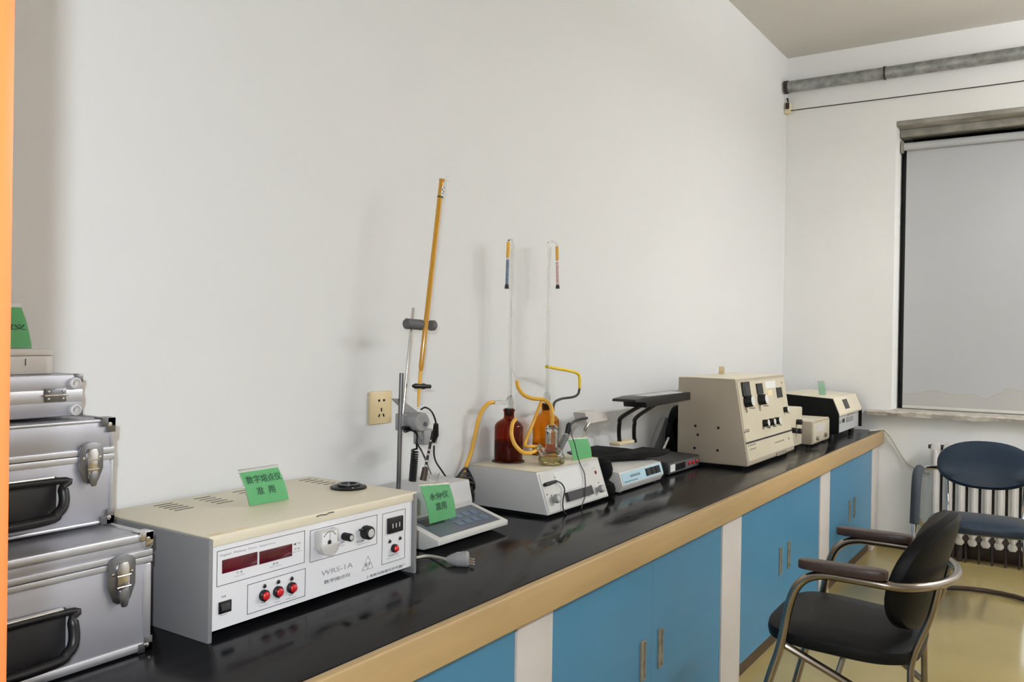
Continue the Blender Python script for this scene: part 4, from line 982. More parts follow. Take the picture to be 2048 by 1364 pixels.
ty = tube('bright yellow tube bent sideways from the second column', [Y(1092, 733, 1.545), Y(1120, 738, 1.54), Y(1146, 743, 1.53), Y(1157, 749, 1.525), Y(1159, 760, 1.525), Y(1159, 777, 1.525)], 0.0056, 'rubber_yellow')
tube('black tube continuing from the bright yellow tube to the flask', [Y(1159, 777, 1.525), Y(1156, 788, 1.52), Y(1146, 794, 1.51), Y(1125, 797, 1.49), Y(1111, 803, 1.46), Y(1107, 812, 1.44), Y(1106, 822, FC.y + 0.012)], 0.0044, 'cable_black')

# small lamp head on a bent chrome leg
gl = thing('gooseneck_holder', 'grey pointed hood on a bent chrome leg behind the green card', 'holder', P(1153, 908, 2, KZ + 0.001))
gy = 1.50
bs = P(1153, 907, 2, KZ)
bm = BM(); lathe(bm, (bs.x, bs.y, KZ), [(0, 0.0005), (0.034, 0.0005), (0.034, 0.004), (0.024, 0.007), (0, 0.008)], 28); obj('foot_disc', bm, 'black_plastic', gl)
hz_ = Y(1178, 846, gy)
bm = BM(); sweep(bm, spline([(bs.x + 0.02, bs.y, KZ + 0.007), Y(1168, 880, gy - 0.02), Y(1168, 866, gy - 0.01), Y(1171, 856, gy), hz_], 8), 0.0055, 12); obj('leg', bm, 'chrome', gl)
bm = BM(); sweep(bm, spline([e2 + Vector((0.004, 0.0, 0.012)), P(1141, 848, 1, 1.43), P(1153, 840, 1, 1.46), P(1166, 837, 1, 1.49), P(1174, 836, 1, 1.50)], 8), 0.0048, 12); obj('arm', bm, 'cable_black', gl)
hp = [Y(1170, 826, gy), Y(1190, 821, gy), Y(1214, 827, gy), Y(1214, 840, gy), Y(1175, 848, gy)]
bm = BM(); slab(bm, hp, (0, -1, 0), 0.05); obj('hood', bm, 'post_white', gl)
standcard('plain green card standing at the top edge of the sloping control panel', ((1146, 921), (1183, 915), (1141, 880), (1180, 877)), KZ, [], material='card_green', ink='card_green_pale', tilt=0.01, foot=0.006)

# ================================================================== SMALL BOX WITH BLUE PANEL, LAMP, DARK BOX
sb = thing('small_meter', 'small cream instrument with pale blue panel and three dark keys', 'instrument', (2.9, 1.39, ZT))
SX0, SX1 = 2.725, 3.085
zt_ = 0.795
bm = BM(); prism(bm, [(1.340, ZT + 0.006), (1.326, 0.750), (1.340, zt_), (1.462, zt_ + 0.012), (1.462, ZT + 0.006)], 0, SX0, SX1, 0.003); obj('housing', bm, 'white_plastic', sb)
pn = Vector((0, -0.045, 0.014)).normalized(); pu = Vector((0, 0.014, 0.045)).normalized()
def sq(x, s, lift): return Vector((x, 1.326, 0.750)) + pu * s + pn * lift
bm = BM(); slab(bm, [sq(SX0 + 0.008, 0.004, 0.0016), sq(SX1 - 0.006, 0.004, 0.0016), sq(SX1 - 0.006, 0.043, 0.0016), sq(SX0 + 0.008, 0.043, 0.0016)], pn, 0.002); obj('blue_panel', bm, 'panel_blue', sb)
for k_ in range(3):
    xx = SX0 + 0.205 + k_ * 0.042
    bm = BM(); slab(bm, [sq(xx, 0.010, 0.007), sq(xx + 0.034, 0.010, 0.007), sq(xx + 0.034, 0.037, 0.007), sq(xx, 0.037, 0.007)], pn, 0.0052); obj('key', bm, 'black_plastic', sb)
for x_, s_, w_, h_ in [(SX0 + 0.075 + 0.014 * k_, 0.022, 0.010, 0.010) for k_ in range(6)] + [(SX0 + 0.02 + 0.011 * k_, 0.008, 0.008, 0.005) for k_ in range(10)]:
    bm = BM(); slab(bm, [sq(x_, s_, 0.002), sq(x_ + w_, s_, 0.002), sq(x_ + w_, s_ + h_ * 0.45, 0.002), sq(x_ + w_ * 0.6, s_ + h_, 0.002), sq(x_, s_ + h_ * 0.8, 0.002)], pn, 0.0003); obj('faded_print', bm, 'key_blue', sb)
for xx in (SX0 + 0.03, SX1 - 0.03):
    for yy in (1.355, 1.44):
        bm = BM(); lathe(bm, (xx, yy, ZT), [(0.008, 0), (0.008, 0.0062), (0, 0.0062)], 12); obj('foot', bm, 'black_rubber', sb)
lu = thing('shadow_lobes', 'black two-lobed shape standing in for the shadow between titration base and small instrument', 'shadow shape', (2.67, 1.42, ZT))  # black lobes added in place of the shadow beside the titration base
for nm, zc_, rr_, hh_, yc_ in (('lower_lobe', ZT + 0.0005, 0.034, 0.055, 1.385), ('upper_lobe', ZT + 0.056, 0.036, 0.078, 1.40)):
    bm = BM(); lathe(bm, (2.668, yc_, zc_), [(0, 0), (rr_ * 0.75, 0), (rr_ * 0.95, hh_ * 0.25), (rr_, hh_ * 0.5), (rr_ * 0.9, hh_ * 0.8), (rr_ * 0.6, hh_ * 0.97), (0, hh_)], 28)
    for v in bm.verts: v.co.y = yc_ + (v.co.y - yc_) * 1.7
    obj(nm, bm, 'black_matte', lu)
# black lamp: heavy base behind the small meter, two bent legs, long head
lp = thing('bench_lamp', 'black inspection lamp with long flat head on two bent legs', 'lamp', (3.05, 1.53, ZT))
bm = BM(); prism(bm, [(2.80, ZT), (2.80, 0.80), (2.84, 0.824), (2.93, 0.838), (3.06, 0.838), (3.16, 0.822), (3.205, 0.792), (3.205, ZT)], 1, 1.475, 1.612, 0.004); bm2 = bm; prism(bm2, [(2.80, 1.4745), (2.80, 1.470), (3.085, 1.352), (3.205, 1.352), (3.205, 1.4745)], 2, 0.811, 0.830, 0.004); obj('base', bm, 'black_matte', lp)
bm = BM(); prism(bm, [(3.10, ZT), (3.10, 0.775), (3.12, 0.79), (3.20, 0.775), (3.20, ZT)], 1, 1.372, 1.4745, 0.003); obj('side_foot', bm, 'black_matte', lp)
bm = BM(); a = P(1235, 904, 1, 1.54); box(bm, a.x - 0.02, a.x + 0.12, 1.52, 1.57, 0.8385, 0.852, 0.005); obj('pale_pad', bm, 'tape_yellow', lp)
HY = 1.385
hx0, hx1 = P(1271, 803, 1, HY), P(1381, 796, 1, HY)
for u0, top in ((1240, 1246), (1270, 1276)):
    yb = 1.545
    p0 = P(u0, 898, 1, yb); p0.z = 0.836
    pts = [p0, P(u0 - 2, 870, 1, yb), P(u0 - 1, 848, 1, yb - 0.01), P(top, 832, 1, yb - 0.03), Vector((P(top, 832, 1, yb).x + 0.09, 1.46, 1.018))]
    bm = BM(); sweep(bm, spline(pts, 8), 0.0085, 12); obj('leg', bm, 'black_plastic', lp)
z0 = P(1293, 817, 1, HY).z; z1 = P(1300, 792, 1, HY).z; zt0 = P(1271, 803, 1, HY).z; zt1 = P(1275, 798, 1, HY).z
xt = P(1271, 803, 1, HY).x; xm = P(1293, 805, 1, HY).x; xe = P(1381, 796, 1, HY).x
bm = BM(); prism(bm, [(xt, zt0 - 0.004), (xt + 0.005, zt0 + 0.006), (xm - 0.01, z1 - 0.002), (xe, z1 - 0.004), (xe + 0.0, z0 + 0.010), (xm + 0.004, z0 + 0.002), (xm, zt0 - 0.012)], 1, HY, HY + 0.10, 0.003); hd = obj('head', bm, 'black_plastic', lp)
bm = BM(); box(bm, xm + 0.03, xe - 0.06, HY + 0.012, HY + 0.07, z1 - 0.0035, z1 - 0.001); obj('grey_label', bm, 'light_grey_enamel', hd)
# dark low box with red buttons
dk = thing('dark_control_box', 'low dark control box with red buttons beside the big beige instrument', 'instrument', (3.4, 1.46, ZT))
DX0, DX1 = 3.212, 3.545
dzt = 0.772
bm = BM(); prism(bm, [(1.362, ZT + 0.004), (1.362, dzt - 0.004), (1.366, dzt), (1.56, dzt + 0.004), (1.56, ZT + 0.004)], 0, DX0, DX1, 0.002)
# front right portion runs on before the big instrument
obj('housing', bm, 'dark_device', dk)
bm = BM(); box(bm, DX0 + 0.008, DX1 - 0.008, 1.3605, 1.362, ZT + 0.008, dzt - 0.006); obj('front_plate', bm, 'clamp_grey', dk)
bm = BM(); box(bm, DX0 + 0.014, DX0 + 0.060, 1.358, 1.3604, ZT + 0.014, dzt - 0.010); obj('white_label', bm, 'paper_white', dk)
bm = BM(); box(bm, DX0 + 0.075, DX0 + 0.17, 1.358, 1.3604, ZT + 0.014, dzt - 0.012); obj('display', bm, 'black_plastic', dk)
for k_ in range(3): ycyl('red_button', DX0 + 0.215 + 0.042 * k_, (ZT + dzt) / 2 + 0.002, 0.0085, 0.005, 'button_red', dk, n=14, y=1.3605)
for xx in (DX0 + 0.03, DX1 - 0.03):
    for yy in (1.39, 1.53):
        bm = BM(); lathe(bm, (xx, yy, ZT), [(0.008, 0), (0.008, 0.0042), (0, 0.0042)], 12); obj('foot', bm, 'black_rubber', dk)
bm = BM(); sweep(bm, spline([(3.42, 1.50, dzt + 0.006), (3.47, 1.50, dzt + 0.012), (3.52, 1.50, dzt + 0.05), (3.58, 1.52, dzt + 0.055)], 6), 0.005, 8)
tag(obj('pale_cable', bm, 'cable_white'), 'short pale cable between dark control box and big beige instrument', 'cable')
# black discs and grey wedge added for the shadow by the big instrument
dm = thing('shadow_discs', 'black discs on a grey wedge shaped as the shadow, half behind the beige photometer', 'shadow shape', (3.7, 1.59, ZT))
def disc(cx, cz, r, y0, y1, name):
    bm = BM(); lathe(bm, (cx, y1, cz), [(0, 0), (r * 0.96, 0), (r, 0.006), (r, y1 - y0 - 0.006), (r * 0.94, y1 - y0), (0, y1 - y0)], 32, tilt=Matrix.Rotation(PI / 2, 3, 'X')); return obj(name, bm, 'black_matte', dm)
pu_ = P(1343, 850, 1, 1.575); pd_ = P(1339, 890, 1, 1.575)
disc(pu_.x + 0.055, pu_.z + 0.002, 0.088, 1.558, 1.582, 'upper_disc'); disc(pd_.x + 0.055, max(pd_.z, ZT + 0.096), 0.094, 1.558, 1.582, 'lower_disc')
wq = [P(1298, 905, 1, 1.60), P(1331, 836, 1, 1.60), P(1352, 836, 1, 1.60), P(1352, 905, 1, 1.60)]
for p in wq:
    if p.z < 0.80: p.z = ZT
bm = BM(); slab(bm, wq, (0, -1, 0), 0.022); obj('wedge', bm, 'motor_grey', dm)  # grey triangle of shade, built as a slab

# ================================================================== BIG BEIGE INSTRUMENT
bg = thing('beige_photometer', 'big beige photometer with sloping front, black knobs and dark dials', 'instrument', (3.9, 1.30, ZT))
GX0, GX1, GZ = 3.562, 4.276, 1.102
gyb, gyt, gbk = 1.152, 1.212, 1.47
bm = BM(); prism(bm, [(gyb + 0.002, 0.735), (gyb, 0.745), (gyt, GZ), (gbk, GZ), (gbk, 0.735)], 0, GX0, GX1, 0.004); obj('housing', bm, 'beige_enamel', bg)
bm = BM(); box(bm, GX0 + 0.02, GX1 - 0.02, gyb + 0.03, gbk - 0.02, ZT, 0.7345); obj('base', bm, 'black_matte', bg)
bm = BM(); box(bm, GX0 + 0.002, GX1 - 0.002, gyt + 0.002, gbk - 0.001, GZ, GZ + 0.003, 0.001); obj('top_plate', bm, 'cream_enamel', bg)
gn = Vector((0, -(GZ - 0.745), (gyt - gyb))).normalized(); gu = Vector((0, gyt - gyb, GZ - 0.745)).normalized()
GO = Vector((0, gyb, 0.745)); GL = Vector((0, gyt - gyb, GZ - 0.745)).length
gf = pl(GO, gn)
def gp(X, Y_): p = gf(1460 + X / 12.4, 750 + Y_ / 12.4); return p.x, (p - Vector((p.x, GO.y, GO.z))).dot(gu)       # detail crop
def gp2(X, Y_): p = gf(1340 + X / 5.683, 720 + Y_ / 5.683); return p.x, (p - Vector((p.x, GO.y, GO.z))).dot(gu)
def gq(x, s, lift=0.0): return Vector((x, GO.y, GO.z)) + gu * s + gn * lift
def gslab(name, x0, x1, s0, s1, lift, t, m_, parent):
    bm = BM(); slab(bm, [gq(x0, s0, lift), gq(x1, s0, lift), gq(x1, s1, lift), gq(x0, s1, lift)], gn, t)
    return obj(name, bm, m_, parent)
s_div = gp2(1080, 885)[1]; s_low = gp2(1100, 1080)[1]
gslab('upper_panel', GX0 + 0.012, GX1 - 0.008, s_div + 0.004, GL - 0.012, 0.0022, 0.0024, 'beige_front', bg)
gslab('dividing_groove', GX0 + 0.012, GX1 - 0.008, s_div - 0.004, s_div + 0.003, 0.0014, 0.0016, 'ink_black', bg)
gslab('lower_panel', GX0 + 0.012, GX1 - 0.008, s_low, s_div - 0.005, 0.0022, 0.0024, 'beige_front', bg)
def grect(name, X0, Y0, X1, Y1, lift, m_):
    a, b = gp(X0, Y0), gp(X1, Y1)
    return gslab(name, min(a[0], b[0]), max(a[0], b[0]), min(a[1], b[1]), max(a[1], b[1]), lift, lift - 0.0023, m_, bg)
def gwin(name, xc, yc, wpx, hpx, lift, m_, depth=None):
    c = gp(xc, yc); k_ = 0.00052
    sx_, sy_ = wpx * k_ / 0.50, hpx * 0.000172
    return gslab(name, c[0] - sx_ / 2, c[0] + sx_ / 2, c[1] - sy_ / 2, c[1] + sy_ / 2, lift, lift - 0.0023, m_, bg)
w1 = gwin('dial_window', 362, 350, 92, 360, 0.010, 'black_plastic'); 
c = gp(375, 370); gslab('glass_face', c[0] - 0.030, c[0] + 0.032, c[1] - 0.022, c[1] + 0.016, 0.0112, 0.001, 'dark_device', w1)
gwin('dial_window', 708, 345, 78, 285, 0.008, 'black_plastic')
gwin('dial_window', 1205, 435, 78, 285, 0.006, 'black_plastic')
gwin('paper_label', 985, 235, 150, 190, 0.003, 'paper_white'); gwin('yellow_sticker', 975, 445, 70, 150, 0.003, 'tape_yellow')
def gknob(X, Y_, r, l):
    c = gp(X, Y_); p = gq(c[0], c[1], 0.0022)
    bm = BM(); sweep(bm, [p, p + gn * l * 0.9, p + gn * l], [r, r * 0.94, r * 0.88], 22); k_ = obj('knob', bm, 'black_plastic', bg)
    bm = BM(); sweep(bm, [p + gn * l, p + gn * (l + 0.002)], [r * 0.86, r * 0.8], 20); obj('knob_cap', bm, 'ring_white', k_)
    bm = BM(); slab(bm, [p + Vector((-0.002, 0, 0)) + gn * (l + 0.003) - gu * r * 1.15, p + Vector((0.006, 0, 0)) + gn * (l + 0.003) - gu * r * 1.15, p + Vector((0.006, 0, 0)) + gn * (l * 0.4) - gu * r * 1.05, p + Vector((-0.002, 0, 0)) + gn * (l * 0.4) - gu * r * 1.05], gu, 0.003); obj('pointer', bm, 'black_plastic', k_)
gknob(370, 665, 0.026, 0.034); gknob(715, 620, 0.025, 0.034); gknob(1330, 862, 0.014, 0.02)
for X, Y_ in ((820, 1200), (975, 1170), (1105, 1140)): gknob(X, Y_, 0.017, 0.024)
for X, Y_ in ((400, 880), (730, 840)):
    c = gp(X, Y_); gslab('scale_print', c[0] - 0.010, c[0] + 0.006, c[1] - 0.010, c[1] + 0.010, 0.0027, 0.0005, 'handle_metal', bg)
for X, Y_ in ((803, 1300), (945, 1290), (1070, 1260)):
    c = gp(X, Y_); gslab('scale_print', c[0] - 0.003, c[0] + 0.003, c[1] - 0.010, c[1] + 0.008, 0.0027, 0.0005, 'ink_black', bg)
for X, Y_, w_, n_, h_, m_ in ((838, 830, 0.075, 5, 0.005, 'ink_black'), (848, 805, 0.06, 3, 0.004, 'ink_black'), (880, 990, 0.11, 7, 0.008, 'handle_metal'), (905, 1030, 0.09, 5, 0.007, 'handle_metal'), (1190, 950, 0.15, 8, 0.007, 'handle_metal')):
    c = gp2(X, Y_)
    for k_ in range(n_): gslab('faded_print', c[0] + w_ * k_ / n_, c[0] + w_ * (k_ + 0.7) / n_, c[1], c[1] + h_, 0.0027, 0.0004, m_, bg)
c = gp2(1262, 1055); gslab('badge', c[0] - 0.075, c[0] + 0.075, c[1] - 0.008, c[1] + 0.008, 0.0030, 0.0012, 'handle_metal', bg)
for X, Y_ in ((287, 748), (315, 850), (278, 1000), (549, 772), (540, 1028)):
    p = P(1340 + X / 5.683, 720 + Y_ / 5.683, 0, GX0)
    bm = BM(); sweep(bm, [p, p - Vector((0.002, 0, 0))], [0.006, 0.005], 12); obj('side_screw', bm, 'black_plastic', bg)
for X, Y_ in ((735, 320), (835, 1050), (1345, 893), (1262, 258)):
    c = gp2(X, Y_); p = gq(c[0], c[1], 0.002); bm = BM(); sweep(bm, [p, p + gn * 0.002], [0.006, 0.005], 10); obj('panel_screw', bm, 'handle_metal', bg)
a = P(1447, 748, 2, GZ + 0.003); fd = Vector((0.55, -0.83, 0)).normalized(); bk_d = Vector((0.83, 0.55, 0)).normalized()
b_ = Vector((a.x, a.y + 0.01, GZ + 0.0035)); t_ = b_ + Vector((0, 0, 0.036)) + bk_d * 0.003
yl = card('small yellow card standing on the big beige instrument', b_ - fd * 0.014, b_ + fd * 0.014, t_ - fd * 0.014, t_ + fd * 0.014, [], material='tape_yellow', stand=False, ink='handle_metal')
bm = BM(); slab(bm, [b_ - fd * 0.014 + bk_d * 0.001, b_ + fd * 0.014 + bk_d * 0.001, b_ + fd * 0.014 + bk_d * 0.016, b_ - fd * 0.014 + bk_d * 0.016], (0, 0, 1), -0.001); obj('foot', bm, 'tape_yellow', yl)

# taller beige box with knobs between the big instrument and the cream box
b1 = thing('knob_box', 'beige box with black knobs right behind the big beige instrument', 'instrument', (4.45, 1.33, ZT))
QX0, QX1, QY, QZ = 4.325, 4.580, 1.197, 0.925
bm = BM(); box(bm, QX0, QX1, QY, 1.46, ZT + 0.012, QZ, 0.004); obj('housing', bm, 'beige_front', b1)
bm = BM(); box(bm, QX0 + 0.004, QX1 - 0.004, QY + 0.004, 1.458, QZ, QZ + 0.002); obj('top_plate', bm, 'cream_enamel', b1)
bm = BM(); box(bm, QX0 + 0.015, QX1 - 0.015, QY + 0.02, 1.44, ZT, ZT + 0.0118); obj('base', bm, 'black_matte', b1)
for X, Y_ in ((1440, 703), (1378, 798), (1435, 805)):
    p = P(1340 + X / 5.683, 720 + Y_ / 5.683, 1, QY)
    k_ = ycyl('knob', min(p.x, QX1 - 0.035), p.z, 0.014, 0.026, 'black_plastic', b1, n=18, y=QY)
p = P(1584, 875, 1, QY); bm = BM(); box(bm, p.x - 0.004, p.x + 0.004, QY - 0.001, QY, p.z - 0.014, p.z + 0.014); obj('scale_print', bm, 'ink_black', b1)
# small cream box
b2 = thing('cream_box', 'small cream box instrument with pale front in front of the black-sided printer', 'instrument', (4.78, 1.29, ZT))
WX0, WX1, WY_, WZ_ = 4.615, 4.985, 1.150, 0.846
bm = BM(); box(bm, WX0, WX1, WY_ + 0.004, 1.42, ZT + 0.006, WZ_, 0.004); obj('housing', bm, 'beige_enamel', b2)
bm = BM(); box(bm, WX0 + 0.004, WX1 - 0.004, WY_ + 0.008, 1.416, WZ_, WZ_ + 0.002); obj('top_plate', bm, 'cream_enamel', b2)
bm = BM(); box(bm, WX0 + 0.012, WX1 - 0.012, WY_, WY_ + 0.0042, ZT + 0.016, WZ_ - 0.010, 0.001); obj('front_panel', bm, 'beige_front', b2)
bm = BM(); box(bm, WX0 + 0.06, WX1 - 0.10, WY_ - 0.001, WY_, ZT + 0.066, WZ_ - 0.02); obj('label_area', bm, 'post_white', b2)
ycyl('knob', WX0 + 0.08, ZT + 0.035, 0.011, 0.012, 'handle_metal', b2, n=16, y=WY_); ycyl('knob', WX1 - 0.11, ZT + 0.04, 0.012, 0.012, 'handle_metal', b2, n=16, y=WY_)
for xx in (WX0 + 0.03, WX1 - 0.03):
    for yy in (WY_ + 0.03, 1.39):
        bm = BM(); lathe(bm, (xx, yy, ZT), [(0.01, 0), (0.01, 0.0062), (0, 0.0062)], 12); obj('foot', bm, 'black_rubber', b2)
# printer-like instrument in the corner
pr = thing('recorder', 'cream-topped recorder with black sides in the far corner of the bench', 'instrument', (5.35, 1.28, ZT))
RX0, RX1, RY = 5.035, 5.665, 1.118
rz0 = ZT + 0.026
sidep = [(RY - 0.002, rz0), (RY - 0.002, 0.856), (RY + 0.034, 0.945), (1.452, 0.962), (1.452, rz0)]
for a, b in ((RX0, RX0 + 0.022), (RX1 - 0.022, RX1)):
    bm = BM(); prism(bm, sidep, 0, a, b, 0.002); obj('side_panel', bm, 'black_matte', pr)
bm = BM(); prism(bm, [(RY - 0.004, 0.848), (RY - 0.004, 0.862), (RY + 0.032, 0.949), (1.450, 0.965), (1.450, 0.955), (RY + 0.04, 0.938), (RY + 0.012, 0.848)], 0, RX0 + 0.0225, RX1 - 0.0225, 0.001); cv = obj('cover', bm, 'cream_enamel', pr)
bm = BM(); box(bm, RX0 + 0.0225, RX1 - 0.0225, RY + 0.014, 1.448, rz0 + 0.002, 0.847); obj('body', bm, 'light_grey_enamel', pr)
vn = Vector((0, -0.087, 0.036)).normalized(); vu = Vector((0, 0.036, 0.087)).normalized()
def rq(x, s, l): return Vector((x, RY - 0.004, 0.862)) + vu * s + vn * l
xx = RX0 + 0.20
bm = BM(); slab(bm, [rq(xx, 0.018, 0.002), rq(xx + 0.11, 0.018, 0.002), rq(xx + 0.11, 0.075, 0.002), rq(xx, 0.075, 0.002)], vn, 0.0025); obj('viewing_slot', bm, 'dark_device', cv)
bm = BM(); box(bm, RX1 - 0.28, RX1 - 0.14, RY - 0.0055, RY - 0.004, 0.852, 0.859); obj('badge', bm, 'post_white', cv)
for x0_, x1_, z0_, z1_, m_ in ((RX0 + 0.05, RX0 + 0.14, 0.80, 0.818, 'motor_grey'), (RX0 + 0.17, RX0 + 0.22, 0.800, 0.822, 'dark_device'), (RX0 + 0.27, RX0 + 0.44, 0.795, 0.825, 'motor_grey'), (RX0 + 0.30, RX0 + 0.46, 0.832, 0.842, 'motor_grey')):
    bm = BM(); box(bm, x0_, x1_, RY + 0.010, RY + 0.0138, z0_, z1_, 0.001); obj('front_control', bm, m_, pr)
for xx in (RX0 + 0.05, RX1 - 0.05):
    for yy in (RY + 0.05, 1.40):
        bm = BM(); lathe(bm, (xx, yy, ZT), [(0.016, 0), (0.014, 0.0285), (0, 0.0285)], 14); obj('foot', bm, 'black_rubber', pr)
a = P(1645, 789, 1, 1.24); b_ = Vector((a.x, 1.24, 0.9565)); t_ = b_ + Vector((0, 0, 0.074)) + bk_d * 0.01 - fd * 0.006
card('faded pale green card standing on the corner recorder', b_ - fd * 0.020, b_ + fd * 0.020, t_ - fd * 0.019, t_ + fd * 0.019, [], material='card_green_pale', ink='card_green', foot=0.003)
# mains cord over the bench end
bm = BM()
sweep(bm, spline([(5.60, 1.06, ZT + 0.0065), (5.64, 1.035, ZT + 0.0065), (5.675, 1.005, ZT + 0.012), (5.695, 0.983, 0.722), P(1782, 876, 0, 5.70), P(1797, 900, 0, 5.705), P(1812, 923, 0, 5.705), P(1830, 938, 0, 5.705), P(1850, 946, 0, 5.705), P(1866, 950, 0, 5.705)], 8), 0.0058, 10)
tag(obj('power_cable', bm, 'cable_white'), 'pale mains cord hanging from the bench end along the window wall', 'cord')

# ================================================================== RADIATOR
rd = thing('radiator', 'white cast iron column radiator under the window', 'radiator', (5.63, 0.2, 0.07))
y0 = P(1864, 900, 0, 5.62).y
pitch = 0.067
for k_ in range(16):
    yc = y0 - 0.022 - k_ * pitch
    bm = BM()
    prism(bm, [(yc - 0.026, 0.13), (yc - 0.0255, 0.115), (yc - 0.015, 0.098), (yc + 0.015, 0.098), (yc + 0.0255, 0.115), (yc + 0.026, 0.13), (yc + 0.026, 0.66), (yc + 0.018, 0.682), (yc - 0.018, 0.682), (yc - 0.026, 0.66)], 0, 5.585, 5.665, 0.006)
    for xx in (5.590, 5.660): sweep(bm, [(xx, yc, 0.14), (xx, yc, 0.17), (xx, yc, 0.61), (xx, yc, 0.64)], [0.010, 0.017, 0.017, 0.010], 10)
    obj('section', bm, 'radiator_white', rd)
for k_ in range(15):
    yc = y0 - 0.022 - (k_ + 0.5) * pitch
    bm = BM(); sweep(bm, [(5.583, yc, 0.145), (5.66, yc, 0.145)], 0.019, 6); sweep(bm, [(5.60, yc, 0.0), (5.60, yc, 0.13)], 0.006, 6); obj('hub', bm, 'rust_shade_dark', rd)  # hubs coloured dark for the shade between the sections
bm = BM(); box(bm, 5.62, 5.63, y0 - 0.022 - 15 * pitch, y0 - 0.022, 0.16, 0.63); obj('shadow_gap_sheet', bm, 'rust_shade_dark', rd)  # dark sheet put in as the shade in the gaps
for zz in (0.128, 0.655):
    bm = BM(); cyl(bm, (5.625, y0 - 0.01, zz), (5.625, y0 - 0.03 - 15 * pitch, zz), 0.0155, n=14); obj('nipple_line', bm, 'rust_shade_dark', rd)
for yy in (y0 - 0.022 - 2 * pitch, y0 - 0.022 - 12 * pitch):
    bm = BM(); box(bm, 5.60, 5.65, yy - 0.014, yy + 0.014, 0.0, 0.098, 0.004); obj('foot', bm, 'rust_shade_dark', rd)
bm = BM(); cyl(bm, (5.625, y0, 0.655), (5.625, y0 + 0.02, 0.655), 0.014, 0.012, n=12); obj('vent_plug', bm, 'rust_shade_dark', rd)

# ================================================================== CHAIRS
def superellipse(n, a, b, e=2.5):
    out = []
    for k_ in range(n):
        t_ = 2 * PI * k_ / n; c, s = math.cos(t_), math.sin(t_)
        out.append((a * math.copysign(abs(c) ** (2 / e), c), b * math.copysign(abs(s) ** (2 / e), s)))
    return out
def cushion(bm, outline_, thick, place, layers=6, crown=0.012):
    """soft pad: outline in (u, v), rounded rim, slightly crowned faces; place(u, v, w) -> point"""
    rings = []
    prof = [(0.0, -1.0), (0.55, -1.0), (0.90, -0.92), (0.985, -0.6), (1.0, 0.0), (0.985, 0.6), (0.90, 0.92), (0.55, 1.0), (0.0, 1.0)]
    for s, w_ in prof:
        cr = crown * (1 - s * s) * (1 if w_ > 0 else -0.3)
        if s == 0: rings.append([bm.verts.new(place(0, 0, w_ * thick / 2 + cr))])
        else: rings.append([bm.verts.new(place(u * s, v * s, w_ * thick / 2 + cr)) for u, v in outline_])
    n = len(outline_)
    for a, b in zip(rings, rings[1:]):
        for k_ in range(n):
            if len(a) == 1: bm.faces.new((a[0], b[(k_ + 1) % n], b[k_]))
            elif len(b) == 1: bm.faces.new((a[k_], a[(k_ + 1) % n], b[0]))
            else: bm.faces.new((a[k_], a[(k_ + 1) % n], b[(k_ + 1) % n], b[k_]))
    return bm
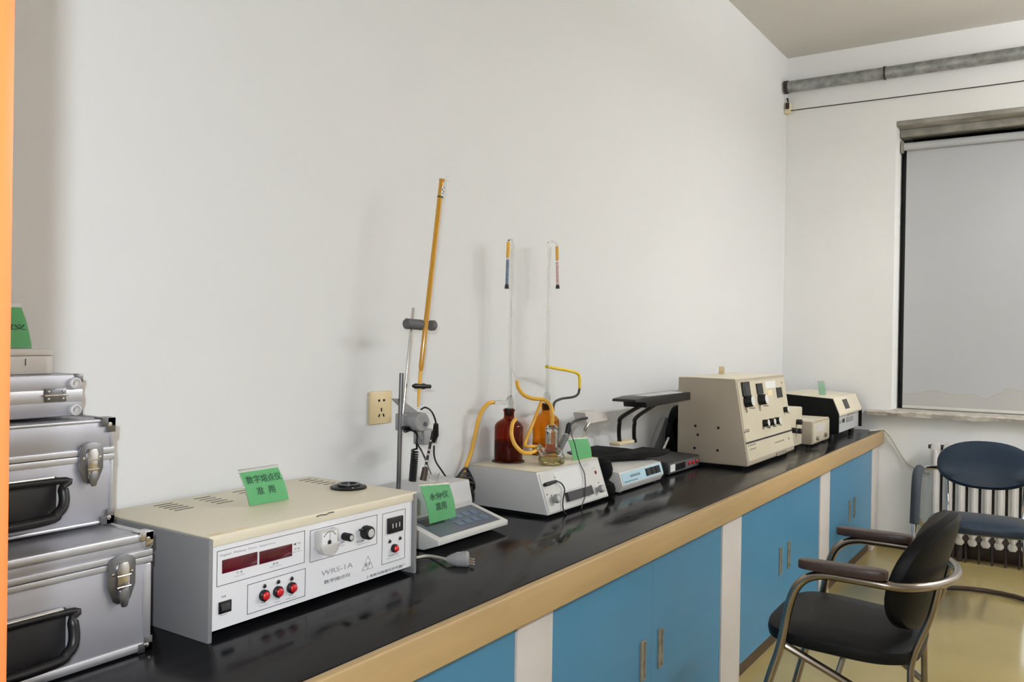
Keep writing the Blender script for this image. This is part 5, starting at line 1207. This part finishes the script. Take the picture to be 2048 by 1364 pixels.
def armchair(label, T, vinyl, pad, frame, hw, backw, backh, backz, seatz, pads=True, floor_ring=False, sd=0.205):
    """local frame: x across, +y forward; T maps local to room"""
    org = T @ Vector((0, 0, 0))
    t = thing('armchair', label, 'chair', (org.x, org.y, 0), 'tubular steel armchairs')
    R = 0.0125
    # one tube: left front leg, left arm, ring round the back, right arm, right front leg
    L = [(-hw, 0.30, 0.0), (-hw, 0.225, 0.30), (-hw, 0.19, 0.42), (-hw, 0.165, 0.55), (-hw, 0.135, 0.61), (-hw, 0.085, 0.635), (-hw, 0.02, 0.637), (-hw, -0.06, 0.635)]
    ring = []
    for k_ in range(1, 12):
        a = PI + PI * k_ / 12
        ring.append((hw * math.cos(a), -0.06 + 0.165 * math.sin(a), 0.632))
    Rr = [(-p[0], p[1], p[2]) for p in L[::-1]]
    path = spline([T @ Vector(p) for p in L + ring + Rr], 5)
    bm = BM(); sweep(bm, path, R, 12); obj('arm_frame', bm, frame, t)
    for s in (-1, 1):
        bm = BM(); sweep(bm, spline([T @ Vector(p) for p in ((s * hw * 0.62, -0.195, 0.628), (s * hw * 0.60, -0.175, 0.54), (s * hw * 0.58, -0.135, 0.425), (s * hw * 0.6, -0.13, 0.33), (s * hw * 0.66, -0.14, 0.0))], 6), 0.009, 10); obj('rear_leg', bm, frame, t)
        bm = BM(); sweep(bm, [T @ Vector(p) for p in ((s * (hw - 0.012), 0.19, 0.425), (s * (hw - 0.03), 0.05, 0.36), (s * hw * 0.66, -0.13, 0.26))], 0.0105, 10); obj('brace', bm, frame, t)
        bm = BM(); sweep(bm, [T @ Vector(p) for p in ((s * hw * 0.7, 0.03, seatz - 0.03), (s * (hw - 0.045), 0.045, 0.36))], 0.008, 8); obj('seat_bracket', bm, frame, t)
        if not pads:
            sp_ = spline([T @ Vector((s * p[0], p[1], p[2])) for p in ((hw, 0.205, 0.40), (hw, 0.175, 0.52), (hw, 0.150, 0.585), (hw, 0.115, 0.626), (hw, 0.06, 0.637), (hw, 0.0, 0.638))], 5)
            bm = BM(); sweep(bm, sp_, 0.022, 14); obj('arm_sleeve', bm, pad, t)
        # armrest pad
        if pads:
            ol = superellipse(28, 0.115 if pads else 0.10, 0.027, 3.2)
            zc = 0.660
            bm = BM(); prism(bm, [(s * hw + v_, 0.03 + u_) for u_, v_ in ol], 2, zc - 0.012, zc + 0.012, 0.004)
            bmesh.ops.transform(bm, matrix=T, verts=bm.verts[:])
            ap_ = obj('armrest', bm, pad, t)
            for yy in (-0.04, 0.09):
                bm = BM(); cyl(bm, T @ Vector((s * hw, yy, 0.636)), T @ Vector((s * hw, yy, 0.656)), 0.006, n=8); obj('post', bm, frame, ap_)
        bm = BM(); lathe(bm, T @ Vector((s * hw, 0.30, 0.0)), [(0, 0), (0.016, 0), (0.015, 0.02), (0, 0.02)], 12); obj('foot_cap', bm, 'black_rubber', t)
    # seat
    ol = []
    for u_, v_ in superellipse(64, 0.228, sd, 4.0):
        k_ = 1.0 + 0.05 * (v_ / sd) if v_ > 0 else 1.0 - 0.14 * (v_ / sd) ** 2
        ol.append((u_ * k_, v_))
    bm = BM(); cushion(bm, ol, 0.05, lambda u_, v_, w_: T @ Vector((u_, sd - 0.15 + v_, seatz - 0.022 + w_ + 0.05 * v_ - 0.0)), crown=0.010); obj('seat', bm, vinyl, t)
    # backrest, concave towards the sitter
    ol = superellipse(48, backw, backh, 2.3)
    tilt = 0.28; bend = 1.7 if pads else 0.9
    def pb_(u_, v_, w_):
        return T @ Vector((u_, -0.165 + bend * u_ * u_ - v_ * tilt + w_, backz + v_))
    bm = BM(); cushion(bm, ol, 0.055, pb_, crown=0.010); bk_ = obj('backrest', bm, vinyl, t)
    bm = BM(); rim = [pb_(u_ * 0.985, v_ * 0.985, 0.014) for u_, v_ in ol]; sweep(bm, rim + [rim[0]], 0.0035, 8, caps=False); obj('piping', bm, vinyl, bk_)
    if floor_ring:
        pts = []
        for k_ in range(13):
            a = PI * k_ / 12
            pts.append(T @ Vector((hw * 0.95 * math.cos(a), -0.0 - 0.24 * math.sin(a), 0.016)))
        bm = BM(); sweep(bm, pts, 0.012, 10); obj('floor_ring', bm, 'plinth_brown', t)
    return t
T1 = Matrix.Translation((2.652, 0.492, 0)) @ Matrix.Rotation(0.02, 4, 'Z')
armchair('black vinyl armchair with dark wooden armrests facing the blue cabinets', T1, 'black_vinyl', 'arm_wood', 'chrome_brown', 0.245, 0.205, 0.165, 0.635, 0.455)
T2 = Matrix.Translation((4.72, 0.365, 0)) @ Matrix.Rotation(PI / 2 + 0.05, 4, 'Z')
armchair('dark blue vinyl armchair in front of the radiator', T2, 'blue_vinyl', 'grey_foam', 'chrome', 0.285, 0.215, 0.115, 0.665, 0.435, pads=False, floor_ring=True, sd=0.25)
